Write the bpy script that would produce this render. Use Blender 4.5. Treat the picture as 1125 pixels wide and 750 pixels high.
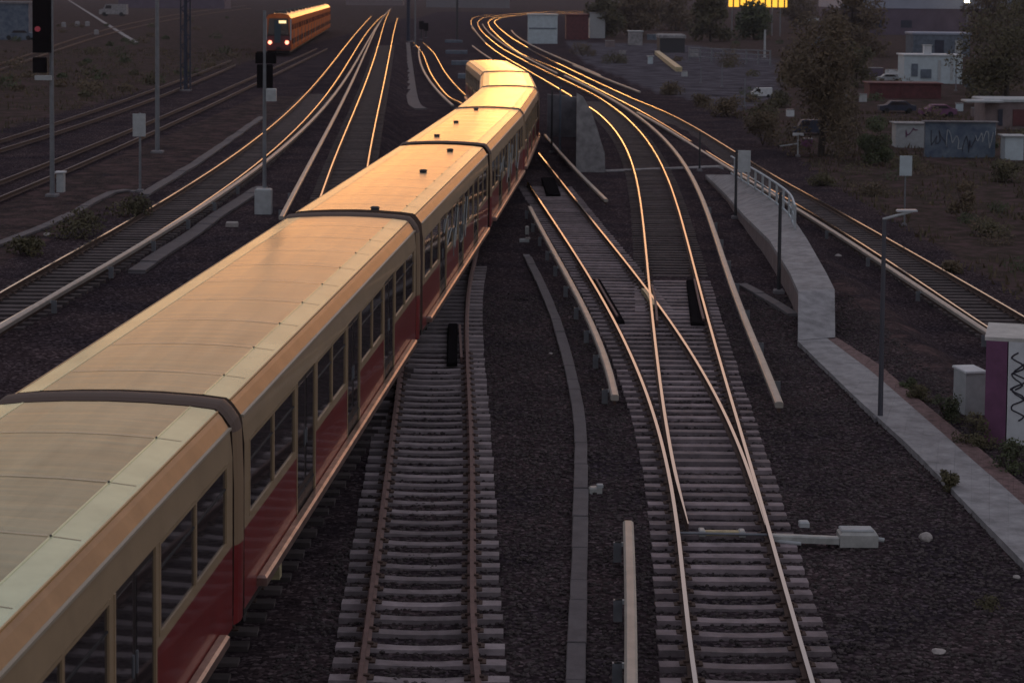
import bpy, math, random
import numpy as np
from mathutils import Vector, noise

random.seed(7); rng = np.random.default_rng(7)
sc = bpy.context.scene
for o in list(bpy.data.objects): bpy.data.objects.remove(o)

# ------------------------------------------------------------ camera, sky, sun, exposure
F, PHI, CH, ROLL, YH, CX = 2120., math.radians(3.5), 8.49, .009, -12., 562.5
CY = YH + F*math.tan(PHI)
cam = bpy.data.cameras.new('camera'); camo = bpy.data.objects.new('camera', cam)
sc.collection.objects.link(camo); sc.camera = camo
from mathutils import Matrix
camo.matrix_world = Matrix.Translation((0, 0, CH)) @ Matrix.Rotation(math.pi/2-PHI, 4, 'X') @ Matrix.Rotation(ROLL, 4, 'Z')
cam.sensor_fit = 'HORIZONTAL'; cam.sensor_width = 36; cam.lens = F/1125*36
cam.shift_y = -(375-CY)/1125; cam.clip_start = .5; cam.clip_end = 8000
cam.dof.use_dof = True; cam.dof.focus_distance = 34; cam.dof.aperture_fstop = 2.8

SUN_EL, SUN_AZ = 1.0, 2.0
w = bpy.data.worlds.new('World'); sc.world = w; w.use_nodes = True
nt = w.node_tree; bg = nt.nodes['Background']
sky = nt.nodes.new('ShaderNodeTexSky'); sky.sky_type = 'NISHITA'; sky.sun_disc = False
sky.sun_elevation = math.radians(SUN_EL); sky.sun_rotation = math.radians(SUN_AZ)
sky.air_density = 1.2; sky.dust_density = 2.4; sky.ozone_density = 2.4
# a low orange band of evening glow round the sunset and an even purple grey fill light all round, both added to the clear sky
def W(op, a, b=None, c=None):
    n = nt.nodes.new('ShaderNodeMath'); n.operation = op
    for i, v in enumerate((a, b, c)):
        if v is None: continue
        if isinstance(v, (int, float)): n.inputs[i].default_value = v
        else: nt.links.new(v, n.inputs[i])
    return n.outputs[0]
tc = nt.nodes.new('ShaderNodeTexCoord'); sx = nt.nodes.new('ShaderNodeSeparateXYZ'); nt.links.new(tc.outputs['Generated'], sx.inputs[0])
GLOW_AZ, GLOW_W, GLOW_H, GLOW, SKY_FILL = math.radians(.5), .19, .044, 38.0, 1.18
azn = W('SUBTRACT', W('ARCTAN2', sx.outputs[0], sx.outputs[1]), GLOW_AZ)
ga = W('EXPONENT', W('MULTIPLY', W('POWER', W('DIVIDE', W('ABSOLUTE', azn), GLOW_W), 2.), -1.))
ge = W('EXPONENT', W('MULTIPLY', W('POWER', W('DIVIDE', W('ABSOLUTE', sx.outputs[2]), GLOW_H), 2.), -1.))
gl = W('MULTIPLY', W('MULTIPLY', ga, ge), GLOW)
def scaled(col, fac):
    m = nt.nodes.new('ShaderNodeVectorMath'); m.operation = 'SCALE'; m.inputs[0].default_value = col
    if isinstance(fac, (int, float)): m.inputs['Scale'].default_value = fac
    else: nt.links.new(fac, m.inputs['Scale'])
    return m.outputs[0]
def vadd(a, b):
    m = nt.nodes.new('ShaderNodeVectorMath'); m.operation = 'ADD'; nt.links.new(a, m.inputs[0]); nt.links.new(b, m.inputs[1]); return m.outputs[0]
total = vadd(vadd(sky.outputs[0], scaled((1., .47, .12), gl)), scaled((1., .91, .95), SKY_FILL))
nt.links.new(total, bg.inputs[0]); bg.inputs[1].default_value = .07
sun = bpy.data.lights.new('sun', 'SUN'); sun.energy = .03; sun.use_shadow = True; sun.angle = math.radians(6); sun.color = (1, .45, .13)
suno = bpy.data.objects.new('sun', sun); sc.collection.objects.link(suno)
az, el = math.radians(SUN_AZ), math.radians(SUN_EL)
sd = Vector((math.sin(az)*math.cos(el), math.cos(az)*math.cos(el), math.sin(el)))
suno.rotation_euler = sd.to_track_quat('Z', 'Y').to_euler()
sc.view_settings.view_transform = 'Standard'; sc.view_settings.look = 'None'
sc.view_settings.gamma = 1; sc.view_settings.exposure = 1.66
sc.render.resolution_x = 1024; sc.render.resolution_y = 682

# ------------------------------------------------------------ helpers
def at(px, py, z=0.):
    """where the line of sight through a photo pixel meets the level z"""
    c, s = math.cos(-ROLL), math.sin(-ROLL)
    dx, dy = px-CX, py-CY
    dx, dy = (dx*c-dy*s)/F, -(dx*s+dy*c)/F
    c, s = math.cos(PHI), math.sin(PHI)
    d = (dx, c+dy*s, -s+dy*c); t = (z-CH)/d[2]
    return Vector((d[0]*t, d[1]*t, z))
def hz(px, py, p):
    """height seen at pixel row py straight above the ground point p"""
    X, Y = p[0], p[1]
    c, s = math.cos(PHI), math.sin(PHI)
    lo, hi = -5., 30.
    for _ in range(40):
        m = (lo+hi)/2; h = m-CH
        dep = Y*c-h*s; up = Y*s+h*c
        x, y = F*X/dep, -F*up/dep
        yy = CY + x*math.sin(ROLL)+y*math.cos(ROLL)
        if yy > py: lo = m
        else: hi = m
    return (lo+hi)/2
def sstep(t): t = min(1, max(0, t)); return t*t*(3-2*t)
def xleft(y): return float(np.interp(y, [0, 40, 72, 100, 140, 160, 250, 430, 3000], [-8.6, -7.4, -5.4, -6.1, -8.4, -9.3, -14, -23, -160]))
def ezf(y): return -.6*(1-sstep((y-90)/45))
def lvl(x, y):            # rail level of the ground shape
    z = .9*sstep((xleft(y)-x)/1.8+.5)
    z += ezf(y)*sstep((x-10.2)/1.4)
    return z
def gz(x, y):
    n = noise.noise((x*.35, y*.35, 0))*.05+noise.noise((x*1.3, y*1.3, 3))*.02
    bed = 1.
    return lvl(x, y)-.235+n*bed

MATS = {}
def mat(name, col, rough=.8, metal=0., spec=.5, var=0., scale=8., bump=0., bscale=40., emit=None, col2=None, stretch=None, coat=0.):
    m = bpy.data.materials.new(name); m.use_nodes = True; t = m.node_tree; b = t.nodes['Principled BSDF']
    b.inputs['Base Color'].default_value = (*col, 1); b.inputs['Roughness'].default_value = rough
    b.inputs['Metallic'].default_value = metal; b.inputs['Specular IOR Level'].default_value = spec
    b.inputs['Coat Weight'].default_value = coat
    tc = t.nodes.new('ShaderNodeTexCoord'); mp = t.nodes.new('ShaderNodeMapping')
    t.links.new(tc.outputs['Object'], mp.inputs[0])
    if stretch: mp.inputs['Scale'].default_value = stretch
    if var or col2:
        n = t.nodes.new('ShaderNodeTexNoise'); n.inputs['Scale'].default_value = scale; n.inputs['Detail'].default_value = 6
        n.inputs['Roughness'].default_value = .65
        t.links.new(mp.outputs[0], n.inputs['Vector'])
        r = t.nodes.new('ShaderNodeValToRGB'); r.color_ramp.elements[0].position = .32; r.color_ramp.elements[1].position = .68
        c2 = col2 or tuple(c*(1+var) for c in col); c1 = tuple(c*(1-var) for c in col)
        r.color_ramp.elements[0].color = (*c1, 1); r.color_ramp.elements[1].color = (*c2, 1)
        t.links.new(n.outputs['Fac'], r.inputs[0]); t.links.new(r.outputs[0], b.inputs['Base Color'])
    if bump:
        n2 = t.nodes.new('ShaderNodeTexNoise'); n2.inputs['Scale'].default_value = bscale; n2.inputs['Detail'].default_value = 5
        t.links.new(mp.outputs[0], n2.inputs['Vector'])
        bp = t.nodes.new('ShaderNodeBump'); bp.inputs['Strength'].default_value = bump; bp.inputs['Distance'].default_value = .02
        t.links.new(n2.outputs['Fac'], bp.inputs['Height']); t.links.new(bp.outputs[0], b.inputs['Normal'])
    if emit:
        b.inputs['Emission Color'].default_value = (*emit[:3], 1); b.inputs['Emission Strength'].default_value = emit[3]
    MATS[name] = m; return m

mat('rail_top', (.40, .405, .395), .12, 1.)
mat('rail_dull', (.26, .21, .20), .6, 0., spec=.2)
mat('rail_side', (.075, .045, .035), .85, 0, var=.3, scale=6)
mat('rail_rust', (.17, .10, .088), .75, 0, var=.25, scale=5)
mat('sleeper_concrete', (.31, .26, .27), .85, var=.32, scale=3, bump=.4, bscale=60)
mat('sleeper_wood', (.25, .20, .21), .8, var=.35, scale=3, bump=.5, bscale=50)
mat('sleeper_dark', (.095, .075, .075), .9, var=.3, scale=3)
mat('cover', (.38, .345, .30), .42, var=.18, scale=2, bump=.1)
mat('concrete', (.29, .28, .285), .9, var=.34, scale=2.3, bump=.15, bscale=45)
mat('concrete_dark', (.19, .18, .19), .9, var=.25, scale=2, bump=.3)
mat('concrete_blue', (.17, .165, .18), .9, var=.35, scale=1.2, bump=.3)
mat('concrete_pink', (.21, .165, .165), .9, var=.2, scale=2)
mat('trough', (.13, .115, .12), .9, var=.2, scale=3, bump=.3)
mat('brick_paver', (.17, .105, .10), .95, var=.45, scale=6, bump=.5)
mat('black', (.014, .012, .013), 1., spec=0.)
mat('dark_steel', (.05, .05, .055), .6, .3)
mat('grey_steel', (.20, .21, .23), .5, .3, var=.15, scale=4)
mat('light_grey', (.42, .44, .45), .6, var=.15, scale=4)
mat('white_paint', (.62, .64, .66), .6, var=.12, scale=3)
mat('white_blue', (.50, .58, .62), .6, var=.12, scale=2)
mat('machine_grey', (.42, .42, .40), .5, var=.2, scale=7)
mat('brass_yellow', (.45, .38, .22), .5, var=.3, scale=8)
mat('underframe', (.02, .017, .017), .8)
mat('train_red', (.22, .022, .022), .35, var=.12, scale=2, coat=.3)
mat('train_beige', (.42, .30, .18), .38, var=.1, scale=1.5, coat=.2)
mat('train_band', (.31, .20, .12), .32, .35, var=.2, scale=1.5)
mat('train_mint', (.62, .71, .54), .24, .6, var=.14, scale=1.2)
mat('gutter', (.46, .39, .29), .35)
mat('step_bar', (.46, .34, .30), .3, .75, var=.3, scale=3)
mat('bellows', (.13, .085, .065), .7)
mat('bellows_tan', (.30, .20, .12), .6)
mat('glass', (.040, .034, .036), .04, spec=.6)
mat('door_dark', (.035, .028, .028), .4)
mat('orange_red', (.60, .17, .06), 1., spec=.01, var=.12, scale=2)
mat('blue_front', (.03, .06, .08), .3)
mat('dull_glass', (.05, .03, .03), 1., spec=0.)
mat('lit_sign', (.8, .6, .3), .5, emit=(1, .72, .35, .5))
mat('tail_lamp', (.8, .3, .2), .3, emit=(1, .26, .16, 1.3))
mat('signal_red', (.12, .02, .03), .4, emit=(1, .12, .18, .03))
mat('street_lit', (.9, .8, .6), .4, emit=(1, .85, .55, 6))
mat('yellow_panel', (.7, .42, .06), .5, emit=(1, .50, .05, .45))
mat('hall_roof', (.30, .33, .42), .6, var=.1, scale=.3)
mat('hall_wall', (.11, .085, .12), .8, var=.2, scale=.3)
mat('dark_red', (.11, .032, .035), .7, var=.3, scale=2)
mat('purple_paint', (.16, .06, .13), .6, var=.2, scale=3)
mat('blue_grey', (.13, .16, .20), .8, var=.3, scale=2)
mat('dark_blue', (.025, .03, .055), .6, var=.3, scale=2)
mat('graffiti_blue', (.05, .075, .13), .7, col2=(.16, .20, .24), scale=1.6)
mat('graffiti_ink', (.03, .025, .04), .6)
mat('graffiti_silver', (.32, .33, .32), .4, .2)
mat('bark', (.05, .038, .03), .9, var=.3, scale=6)
mat('leaf_olive', (.085, .072, .034), .75, var=.45, scale=1.2)
mat('leaf_brown', (.11, .078, .044), .75, var=.45, scale=1.2)
mat('leaf_green', (.062, .072, .030), .75, var=.45, scale=1.2)
mat('stone_pale', (.40, .36, .34), .9, var=.2, scale=9)
mat('tyre', (.015, .015, .015), .8)
mat('lamp_glass', (.5, .52, .55), .3)
mat('cab_top', (.52, .50, .47), .7, var=.2, scale=3)
mat('edge_orange', (.62, .36, .14), .4)
mat('deck', (.055, .044, .046), .95, var=.3, scale=2.5, bump=.4, bscale=20)
mat('roof_seam', (.44, .42, .32), .3, .7)
mat('post_grey', (.10, .10, .12), .5, .3)
M = MATS

def transverse_roof():
    m = bpy.data.materials.new('train_roof'); m.use_nodes = True; t = m.node_tree; b = t.nodes['Principled BSDF']
    tc = t.nodes.new('ShaderNodeTexCoord')
    def noise_(sc_, sx, sy, det=5):
        mp = t.nodes.new('ShaderNodeMapping'); mp.inputs['Scale'].default_value = (sx, sy, 1)
        t.links.new(tc.outputs['Object'], mp.inputs[0])
        n = t.nodes.new('ShaderNodeTexNoise'); n.inputs['Scale'].default_value = sc_; n.inputs['Detail'].default_value = det
        t.links.new(mp.outputs[0], n.inputs['Vector']); return n.outputs['Fac']
    a = noise_(.7, 1, .5); s = noise_(2.2, .35, 2.6); st = noise_(3.5, 1.5, .12)
    m1 = t.nodes.new('ShaderNodeMath'); m1.operation = 'ADD'; t.links.new(a, m1.inputs[0]); t.links.new(s, m1.inputs[1])
    m2 = t.nodes.new('ShaderNodeMath'); m2.operation = 'ADD'; t.links.new(m1.outputs[0], m2.inputs[0]); t.links.new(st, m2.inputs[1])
    m3 = t.nodes.new('ShaderNodeMath'); m3.operation = 'DIVIDE'; t.links.new(m2.outputs[0], m3.inputs[0]); m3.inputs[1].default_value = 3
    r = t.nodes.new('ShaderNodeValToRGB'); r.color_ramp.elements[0].position = .36; r.color_ramp.elements[1].position = .60
    r.color_ramp.elements[0].color = (.19, .20, .145, 1); r.color_ramp.elements[1].color = (.34, .36, .275, 1)
    t.links.new(m3.outputs[0], r.inputs[0]); t.links.new(r.outputs[0], b.inputs['Base Color'])
    rr = t.nodes.new('ShaderNodeMapRange'); rr.inputs['To Min'].default_value = .13; rr.inputs['To Max'].default_value = .23
    t.links.new(s, rr.inputs[0]); t.links.new(rr.outputs[0], b.inputs['Roughness'])
    bp = t.nodes.new('ShaderNodeBump'); bp.inputs['Strength'].default_value = .12; bp.inputs['Distance'].default_value = .03
    t.links.new(s, bp.inputs['Height']); t.links.new(bp.outputs[0], b.inputs['Normal'])
    b.inputs['Metallic'].default_value = .7; b.inputs['Specular Tint'].default_value = (1, .88, .68, 1); M['train_roof'] = m
transverse_roof()
for nm, tint in (('train_mint', (1, .88, .62, 1)), ('train_band', (1, .78, .5, 1)), ('step_bar', (1, .85, .7, 1))):
    M[nm].node_tree.nodes['Principled BSDF'].inputs['Specular Tint'].default_value = tint
def vary(nm, lo, hi):
    m = M[nm]; t = m.node_tree; b = t.nodes['Principled BSDF']; src = b.inputs['Base Color'].links[0].from_socket
    oi = t.nodes.new('ShaderNodeObjectInfo'); mr = t.nodes.new('ShaderNodeMapRange'); mr.inputs['To Min'].default_value = lo; mr.inputs['To Max'].default_value = hi
    t.links.new(oi.outputs['Random'], mr.inputs[0]); vm = t.nodes.new('ShaderNodeVectorMath'); vm.operation = 'SCALE'
    t.links.new(src, vm.inputs[0]); t.links.new(mr.outputs[0], vm.inputs['Scale']); t.links.new(vm.outputs[0], b.inputs['Base Color'])
for nm in ('sleeper_concrete', 'sleeper_wood', 'sleeper_dark'): vary(nm, .62, 1.15)

def ground_mat():
    m = bpy.data.materials.new('ground'); m.use_nodes = True; t = m.node_tree; b = t.nodes['Principled BSDF']
    N = t.nodes.new; L = t.links.new
    tc = N('ShaderNodeTexCoord')
    v = N('ShaderNodeTexVoronoi'); v.inputs['Scale'].default_value = 17; L(tc.outputs['Object'], v.inputs['Vector'])
    sp = N('ShaderNodeSeparateColor'); L(v.outputs['Color'], sp.inputs[0])
    r = N('ShaderNodeValToRGB'); e = r.color_ramp.elements
    e[0].position = 0; e[0].color = (.030, .025, .027, 1); e[1].position = 1; e[1].color = (.17, .145, .15, 1)
    x = e.new(.55); x.color = (.058, .047, .050, 1); x = e.new(.85); x.color = (.09, .073, .079, 1)
    L(sp.outputs[0], r.inputs[0])
    n = N('ShaderNodeTexNoise'); n.inputs['Scale'].default_value = .5; n.inputs['Detail'].default_value = 7; L(tc.outputs['Object'], n.inputs['Vector'])
    tint = N('ShaderNodeValToRGB'); tint.color_ramp.elements[0].position = .35; tint.color_ramp.elements[0].color = (.66, .64, .70, 1)
    tint.color_ramp.elements[1].position = .65; tint.color_ramp.elements[1].color = (1.15, 1.02, 1.0, 1); L(n.outputs['Fac'], tint.inputs[0])
    mu = N('ShaderNodeMix'); mu.data_type = 'RGBA'; mu.blend_type = 'MULTIPLY'; mu.inputs['Factor'].default_value = 1
    L(r.outputs[0], mu.inputs[6]); L(tint.outputs[0], mu.inputs[7])
    n2 = N('ShaderNodeTexNoise'); n2.inputs['Scale'].default_value = 1.1; n2.inputs['Detail'].default_value = 9; n2.inputs['Roughness'].default_value = .7
    L(tc.outputs['Object'], n2.inputs['Vector'])
    so = N('ShaderNodeValToRGB'); e = so.color_ramp.elements
    e[0].position = .3; e[0].color = (.050, .038, .034, 1); e[1].position = .7; e[1].color = (.14, .088, .088, 1)
    x = e.new(.45); x.color = (.066, .054, .042, 1); x = e.new(.55); x.color = (.10, .068, .066, 1)
    L(n2.outputs['Fac'], so.inputs[0])
    at1 = N('ShaderNodeAttribute'); at1.attribute_name = 'soil'
    ad = N('ShaderNodeMath'); ad.operation = 'MULTIPLY_ADD'; L(n2.outputs['Fac'], ad.inputs[0]); ad.inputs[1].default_value = 1.2; ad.inputs[2].default_value = -.6
    a2 = N('ShaderNodeMath'); a2.operation = 'ADD'; a2.use_clamp = True; L(ad.outputs[0], a2.inputs[0]); L(at1.outputs['Fac'], a2.inputs[1])
    st = N('ShaderNodeMapRange'); st.inputs['From Min'].default_value = .35; st.inputs['From Max'].default_value = .65; L(a2.outputs[0], st.inputs[0])
    mx = N('ShaderNodeMix'); mx.data_type = 'RGBA'; L(st.outputs[0], mx.inputs['Factor']); L(mu.outputs[2], mx.inputs[6]); L(so.outputs[0], mx.inputs[7])
    at2 = N('ShaderNodeAttribute'); at2.attribute_name = 'lot'
    mx2 = N('ShaderNodeMix'); mx2.data_type = 'RGBA'; L(at2.outputs['Fac'], mx2.inputs['Factor']); L(mx.outputs[2], mx2.inputs[6])
    lt = N('ShaderNodeValToRGB'); lt.color_ramp.elements[0].position = .3; lt.color_ramp.elements[0].color = (.055, .048, .055, 1)
    lt.color_ramp.elements[1].position = .7; lt.color_ramp.elements[1].color = (.16, .145, .165, 1); L(n.outputs['Fac'], lt.inputs[0]); L(lt.outputs[0], mx2.inputs[7])
    L(mx2.outputs[2], b.inputs['Base Color']); b.inputs['Roughness'].default_value = 1.; b.inputs['Specular IOR Level'].default_value = .0
    bp = N('ShaderNodeBump'); bp.inputs['Strength'].default_value = .45; bp.inputs['Distance'].default_value = .03
    L(v.outputs['Distance'], bp.inputs['Height']); L(bp.outputs[0], b.inputs['Normal'])
    bp.invert = True
    return m
M['ground'] = ground_mat()

class MB:
    def __init__(s): s.v = []; s.f = []; s.m = []; s.ms = []
    def mi(s, m):
        if m not in s.ms: s.ms.append(m)
        return s.ms.index(m)
    def add(s, vs, fs, m):
        o = len(s.v); s.v += [tuple(v) for v in vs]; k = s.mi(m)
        for f in fs: s.f.append([i+o for i in f]); s.m.append(k)
    def box(s, c, d, m, rz=0., taper=1.):
        hx, hy, h = d[0]/2, d[1]/2, d[2]; cs, sn = math.cos(rz), math.sin(rz); vs = []
        for z, k in ((0, 1), (h, taper)):
            for x, y in ((-hx, -hy), (hx, -hy), (hx, hy), (-hx, hy)):
                x *= k; y *= k; vs.append((c[0]+x*cs-y*sn, c[1]+x*sn+y*cs, c[2]+z))
        s.add(vs, [(3, 2, 1, 0), (4, 5, 6, 7), (0, 1, 5, 4), (1, 2, 6, 5), (2, 3, 7, 6), (3, 0, 4, 7)], m); return s
    def bbox(s, c, d, m, rz=0., b=.03):   # box with bevelled top edges
        hx, hy, h = d[0]/2, d[1]/2, d[2]; cs, sn = math.cos(rz), math.sin(rz); vs = []
        for z, q in ((0, 0), (h-b, 0), (h, b)):
            for x, y in ((-hx+q, -hy+q), (hx-q, -hy+q), (hx-q, hy-q), (-hx+q, hy-q)):
                vs.append((c[0]+x*cs-y*sn, c[1]+x*sn+y*cs, c[2]+z))
        fs = [(3, 2, 1, 0), (8, 9, 10, 11)]
        for l in (0, 4):
            for i in range(4): j = (i+1) % 4; fs.append((l+i, l+j, l+4+j, l+4+i))
        s.add(vs, fs, m); return s
    def tube(s, a, b, r, m, r2=None, n=8):
        a, b = Vector(a), Vector(b); d = (b-a).normalized(); u = d.orthogonal().normalized(); v = d.cross(u)
        r2 = r if r2 is None else r2; vs = []
        for p, q in ((a, r), (b, r2)):
            for i in range(n): t = 2*math.pi*i/n; vs.append(p+u*math.cos(t)*q+v*math.sin(t)*q)
        fs = [tuple(range(n-1, -1, -1)), tuple(range(n, 2*n))]+[(i, (i+1) % n, n+(i+1) % n, n+i) for i in range(n)]
        s.add(vs, fs, m); return s
    def prism(s, poly, z0, z1, m, mtop=None):
        n = len(poly)
        g0 = [(p[0], p[1], z0[i] if isinstance(z0, (list, tuple)) else z0) for i, p in enumerate(poly)]
        g1 = [(p[0], p[1], z1[i] if isinstance(z1, (list, tuple)) else z1) for i, p in enumerate(poly)]
        s.add(g0+g1, [tuple(range(n-1, -1, -1))]+[(i, (i+1) % n, n+(i+1) % n, n+i) for i in range(n)], m)
        s.add(g1, [tuple(range(n))], mtop or m); return s
    def sweep(s, path, prof, m, mats=None, closed=True, cap=True, tp=None):
        P = [Vector(p) for p in path]; n = len(prof); vs = []
        for i, p in enumerate(P):
            d = (P[min(i+1, len(P)-1)]-P[max(i-1, 0)]); d.z = 0; d.normalize(); nx = Vector((d.y, -d.x, 0))
            for a, b in prof: vs.append(p+nx*(a*(tp[i] if tp else 1))+Vector((0, 0, b)))
        for j in range(n if closed else n-1):
            k = (j+1) % n
            fs = [(i*n+j, i*n+k, (i+1)*n+k, (i+1)*n+j) for i in range(len(P)-1)]
            used = sorted({q for f in fs for q in f}); mp = {q: t for t, q in enumerate(used)}
            s.add([vs[q] for q in used], [tuple(mp[q] for q in f) for f in fs], mats[j] if mats else m)
        if cap and closed:
            s.add(vs[:n], [tuple(range(n))], m); s.add(vs[-n:], [tuple(range(n-1, -1, -1))], m)
        return s
    def build(s, name, parent=None, smooth=False, loc=None):
        me = bpy.data.meshes.new(name)
        L = Vector(loc) if loc is not None else None
        vv = s.v if L is None else [(v[0]-L.x, v[1]-L.y, v[2]-L.z) for v in s.v]
        me.from_pydata(vv, [], s.f)
        for m in s.ms: me.materials.append(M[m])
        me.polygons.foreach_set('material_index', s.m)
        if smooth: me.polygons.foreach_set('use_smooth', [True]*len(s.f))
        me.update()
        o = bpy.data.objects.new(name, me); sc.collection.objects.link(o)
        if L is not None: o.location = L
        if parent:
            o.parent = parent
            if loc is None: o.location = -parent.location if not parent.rotation_euler.z else o.location
        return o
def tag(o, label=None, cat=None, group=None, kind=None):
    for k, v in (('label', label), ('category', cat), ('group', group), ('kind', kind)):
        if v: o[k] = v
    return o
def empty(name, loc=(0, 0, 0), rz=0.):
    o = bpy.data.objects.new(name, None); sc.collection.objects.link(o); o.location = loc; o.rotation_euler.z = rz
    o.empty_display_size = .2; return o
def copy_tree(o, parent=None):
    c = o.copy(); sc.collection.objects.link(c); c.parent = parent
    for ch in list(o.children): copy_tree(ch, c)
    return c
def catmull(P, step=.6):
    P = [Vector(p) for p in P]; Q = [P[0]*2-P[1]]+P+[P[-1]*2-P[-2]]; out = []
    for i in range(1, len(Q)-2):
        n = max(2, int((Q[i+1]-Q[i]).length/max(step, Q[i].y*.012)))
        for k in range(n):
            t = k/n; a, b, c, d = Q[i-1:i+3]
            out.append(.5*((2*b)+(c-a)*t+(2*a-5*b+4*c-d)*t*t+(3*b-a-3*c+d)*t**3))
    out.append(P[-1]); return out
def curve(px, z=0., deg=4, y0=None, y1=None, far=(), farz=0.):
    """smooth line through photo points on the level z, optional far points joined on"""
    zf = z if callable(z) else (lambda y: z)
    W = []
    for q in px:
        p = at(*q, zf(80))
        for _ in range(4): p = at(*q, zf(p.y))
        W.append(p)
    ys = np.array([p.y for p in W]); xs = np.array([p.x for p in W])
    s = np.log(ys); sm, sd_ = s.mean(), s.std()
    co = np.polyfit((s-sm)/sd_, xs, deg, w=1/ys**.8)
    a = y0 if y0 is not None else ys.min(); b = y1 if y1 is not None else ys.max()
    Y = np.exp(np.linspace(math.log(a), math.log(b), 16))
    # beyond the measured ends go straight on
    def ev(y):
        lo, hi = ys.min(), ys.max(); yy = min(max(y, lo), hi)
        x = np.polyval(co, (math.log(yy)-sm)/sd_)
        if y != yy:
            e = 2. if y < lo else -2.
            sl = (np.polyval(co, (math.log(yy+e)-sm)/sd_)-x)/e; x = x+sl*(y-yy)
        return float(x)
    P = [Vector((ev(y), y, zf(y))) for y in Y]
    if far: P = [p for p in P if p.y < at(*far[0], farz).y-22]+[at(*q, farz) for q in far]
    return catmull(P)
def at_y(path, y):
    for a, b in zip(path[:-1], path[1:]):
        if a.y <= y <= b.y:
            t = (y-a.y)/(b.y-a.y+1e-9); return a.lerp(b, t)
    return None

# ------------------------------------------------------------ ground
def grid_axis(parts):
    o = []
    for a, b, st in parts: o += list(np.arange(a, b, st))
    return o
gx = grid_axis([(-2500, -400, 300), (-400, -60, 20), (-60, -30, 3), (-30, 32, .6), (32, 70, 3), (70, 400, 20), (400, 2600, 300)])
gy = grid_axis([(-60, 0, 10), (0, 60, .8), (60, 160, 1.6), (160, 420, 8), (420, 1000, 40), (1000, 4200, 300)])
verts = []; soil = []; lot = []
lp = [at(585, 42), at(640, 45), at(760, 48), at(850, 60), at(860, 100), at(815, 118), at(720, 98), at(650, 70)]
def inpoly(x, y, P):
    c = False
    for i in range(len(P)):
        a, b = P[i], P[i-1]
        if (a.y > y) != (b.y > y) and x < (b.x-a.x)*(y-a.y)/(b.y-a.y)+a.x: c = not c
    return c
for y in gy:
    for x in gx:
        verts.append((x, y, gz(x, y)))
        s = 0.
        if x > 15.2+0*y: s = min(1, (x-15.2)/1.2)
        if x < -26.6: s = min(1, (-26.6-x)/2)
        if -18.2 < x < -14.2 and y < 140: s = .55
        if 9.5 < x < 11 and 30 < y < 60: s = .45
        if x < -60 or x > 60 or y > 700: s = 1
        soil.append(s); lot.append(1. if inpoly(x, y, lp) and x > 9 else 0.)
nx = len(gx); faces = [(j*nx+i, j*nx+i+1, (j+1)*nx+i+1, (j+1)*nx+i) for j in range(len(gy)-1) for i in range(nx-1)]
me = bpy.data.meshes.new('ground'); me.from_pydata(verts, [], faces)
for nm, arr in (('soil', soil), ('lot', lot)):
    a = me.attributes.new(nm, 'FLOAT', 'POINT'); a.data.foreach_set('value', arr)
me.materials.append(M['ground']); me.polygons.foreach_set('use_smooth', [True]*len(faces))
go = bpy.data.objects.new('ground', me); sc.collection.objects.link(go); go['kind'] = 'structure'

# ------------------------------------------------------------ evening haze
HZ_D = .00013
hv = [(x, y, z) for z in (-4, 24) for x, y in ((-700, -30), (700, -30), (700, 1100), (-700, 1100))]
hm = bpy.data.meshes.new('haze'); hm.from_pydata(hv, [], [(3, 2, 1, 0), (4, 5, 6, 7), (0, 1, 5, 4), (1, 2, 6, 5), (2, 3, 7, 6), (3, 0, 4, 7)])
hmt = bpy.data.materials.new('haze'); hmt.use_nodes = True; ht = hmt.node_tree; ht.nodes.remove(ht.nodes['Principled BSDF'])
pv = ht.nodes.new('ShaderNodeVolumePrincipled'); pv.inputs['Color'].default_value = (.8, .76, .9, 1); pv.inputs['Density'].default_value = HZ_D; pv.inputs['Anisotropy'].default_value = 0
ht.links.new(pv.outputs[0], ht.nodes['Material Output'].inputs['Volume']); hm.materials.append(hmt)
ho = bpy.data.objects.new('haze', hm); sc.collection.objects.link(ho); tag(ho, 'thin evening haze over the whole rail yard', 'haze', kind='stuff')
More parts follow.
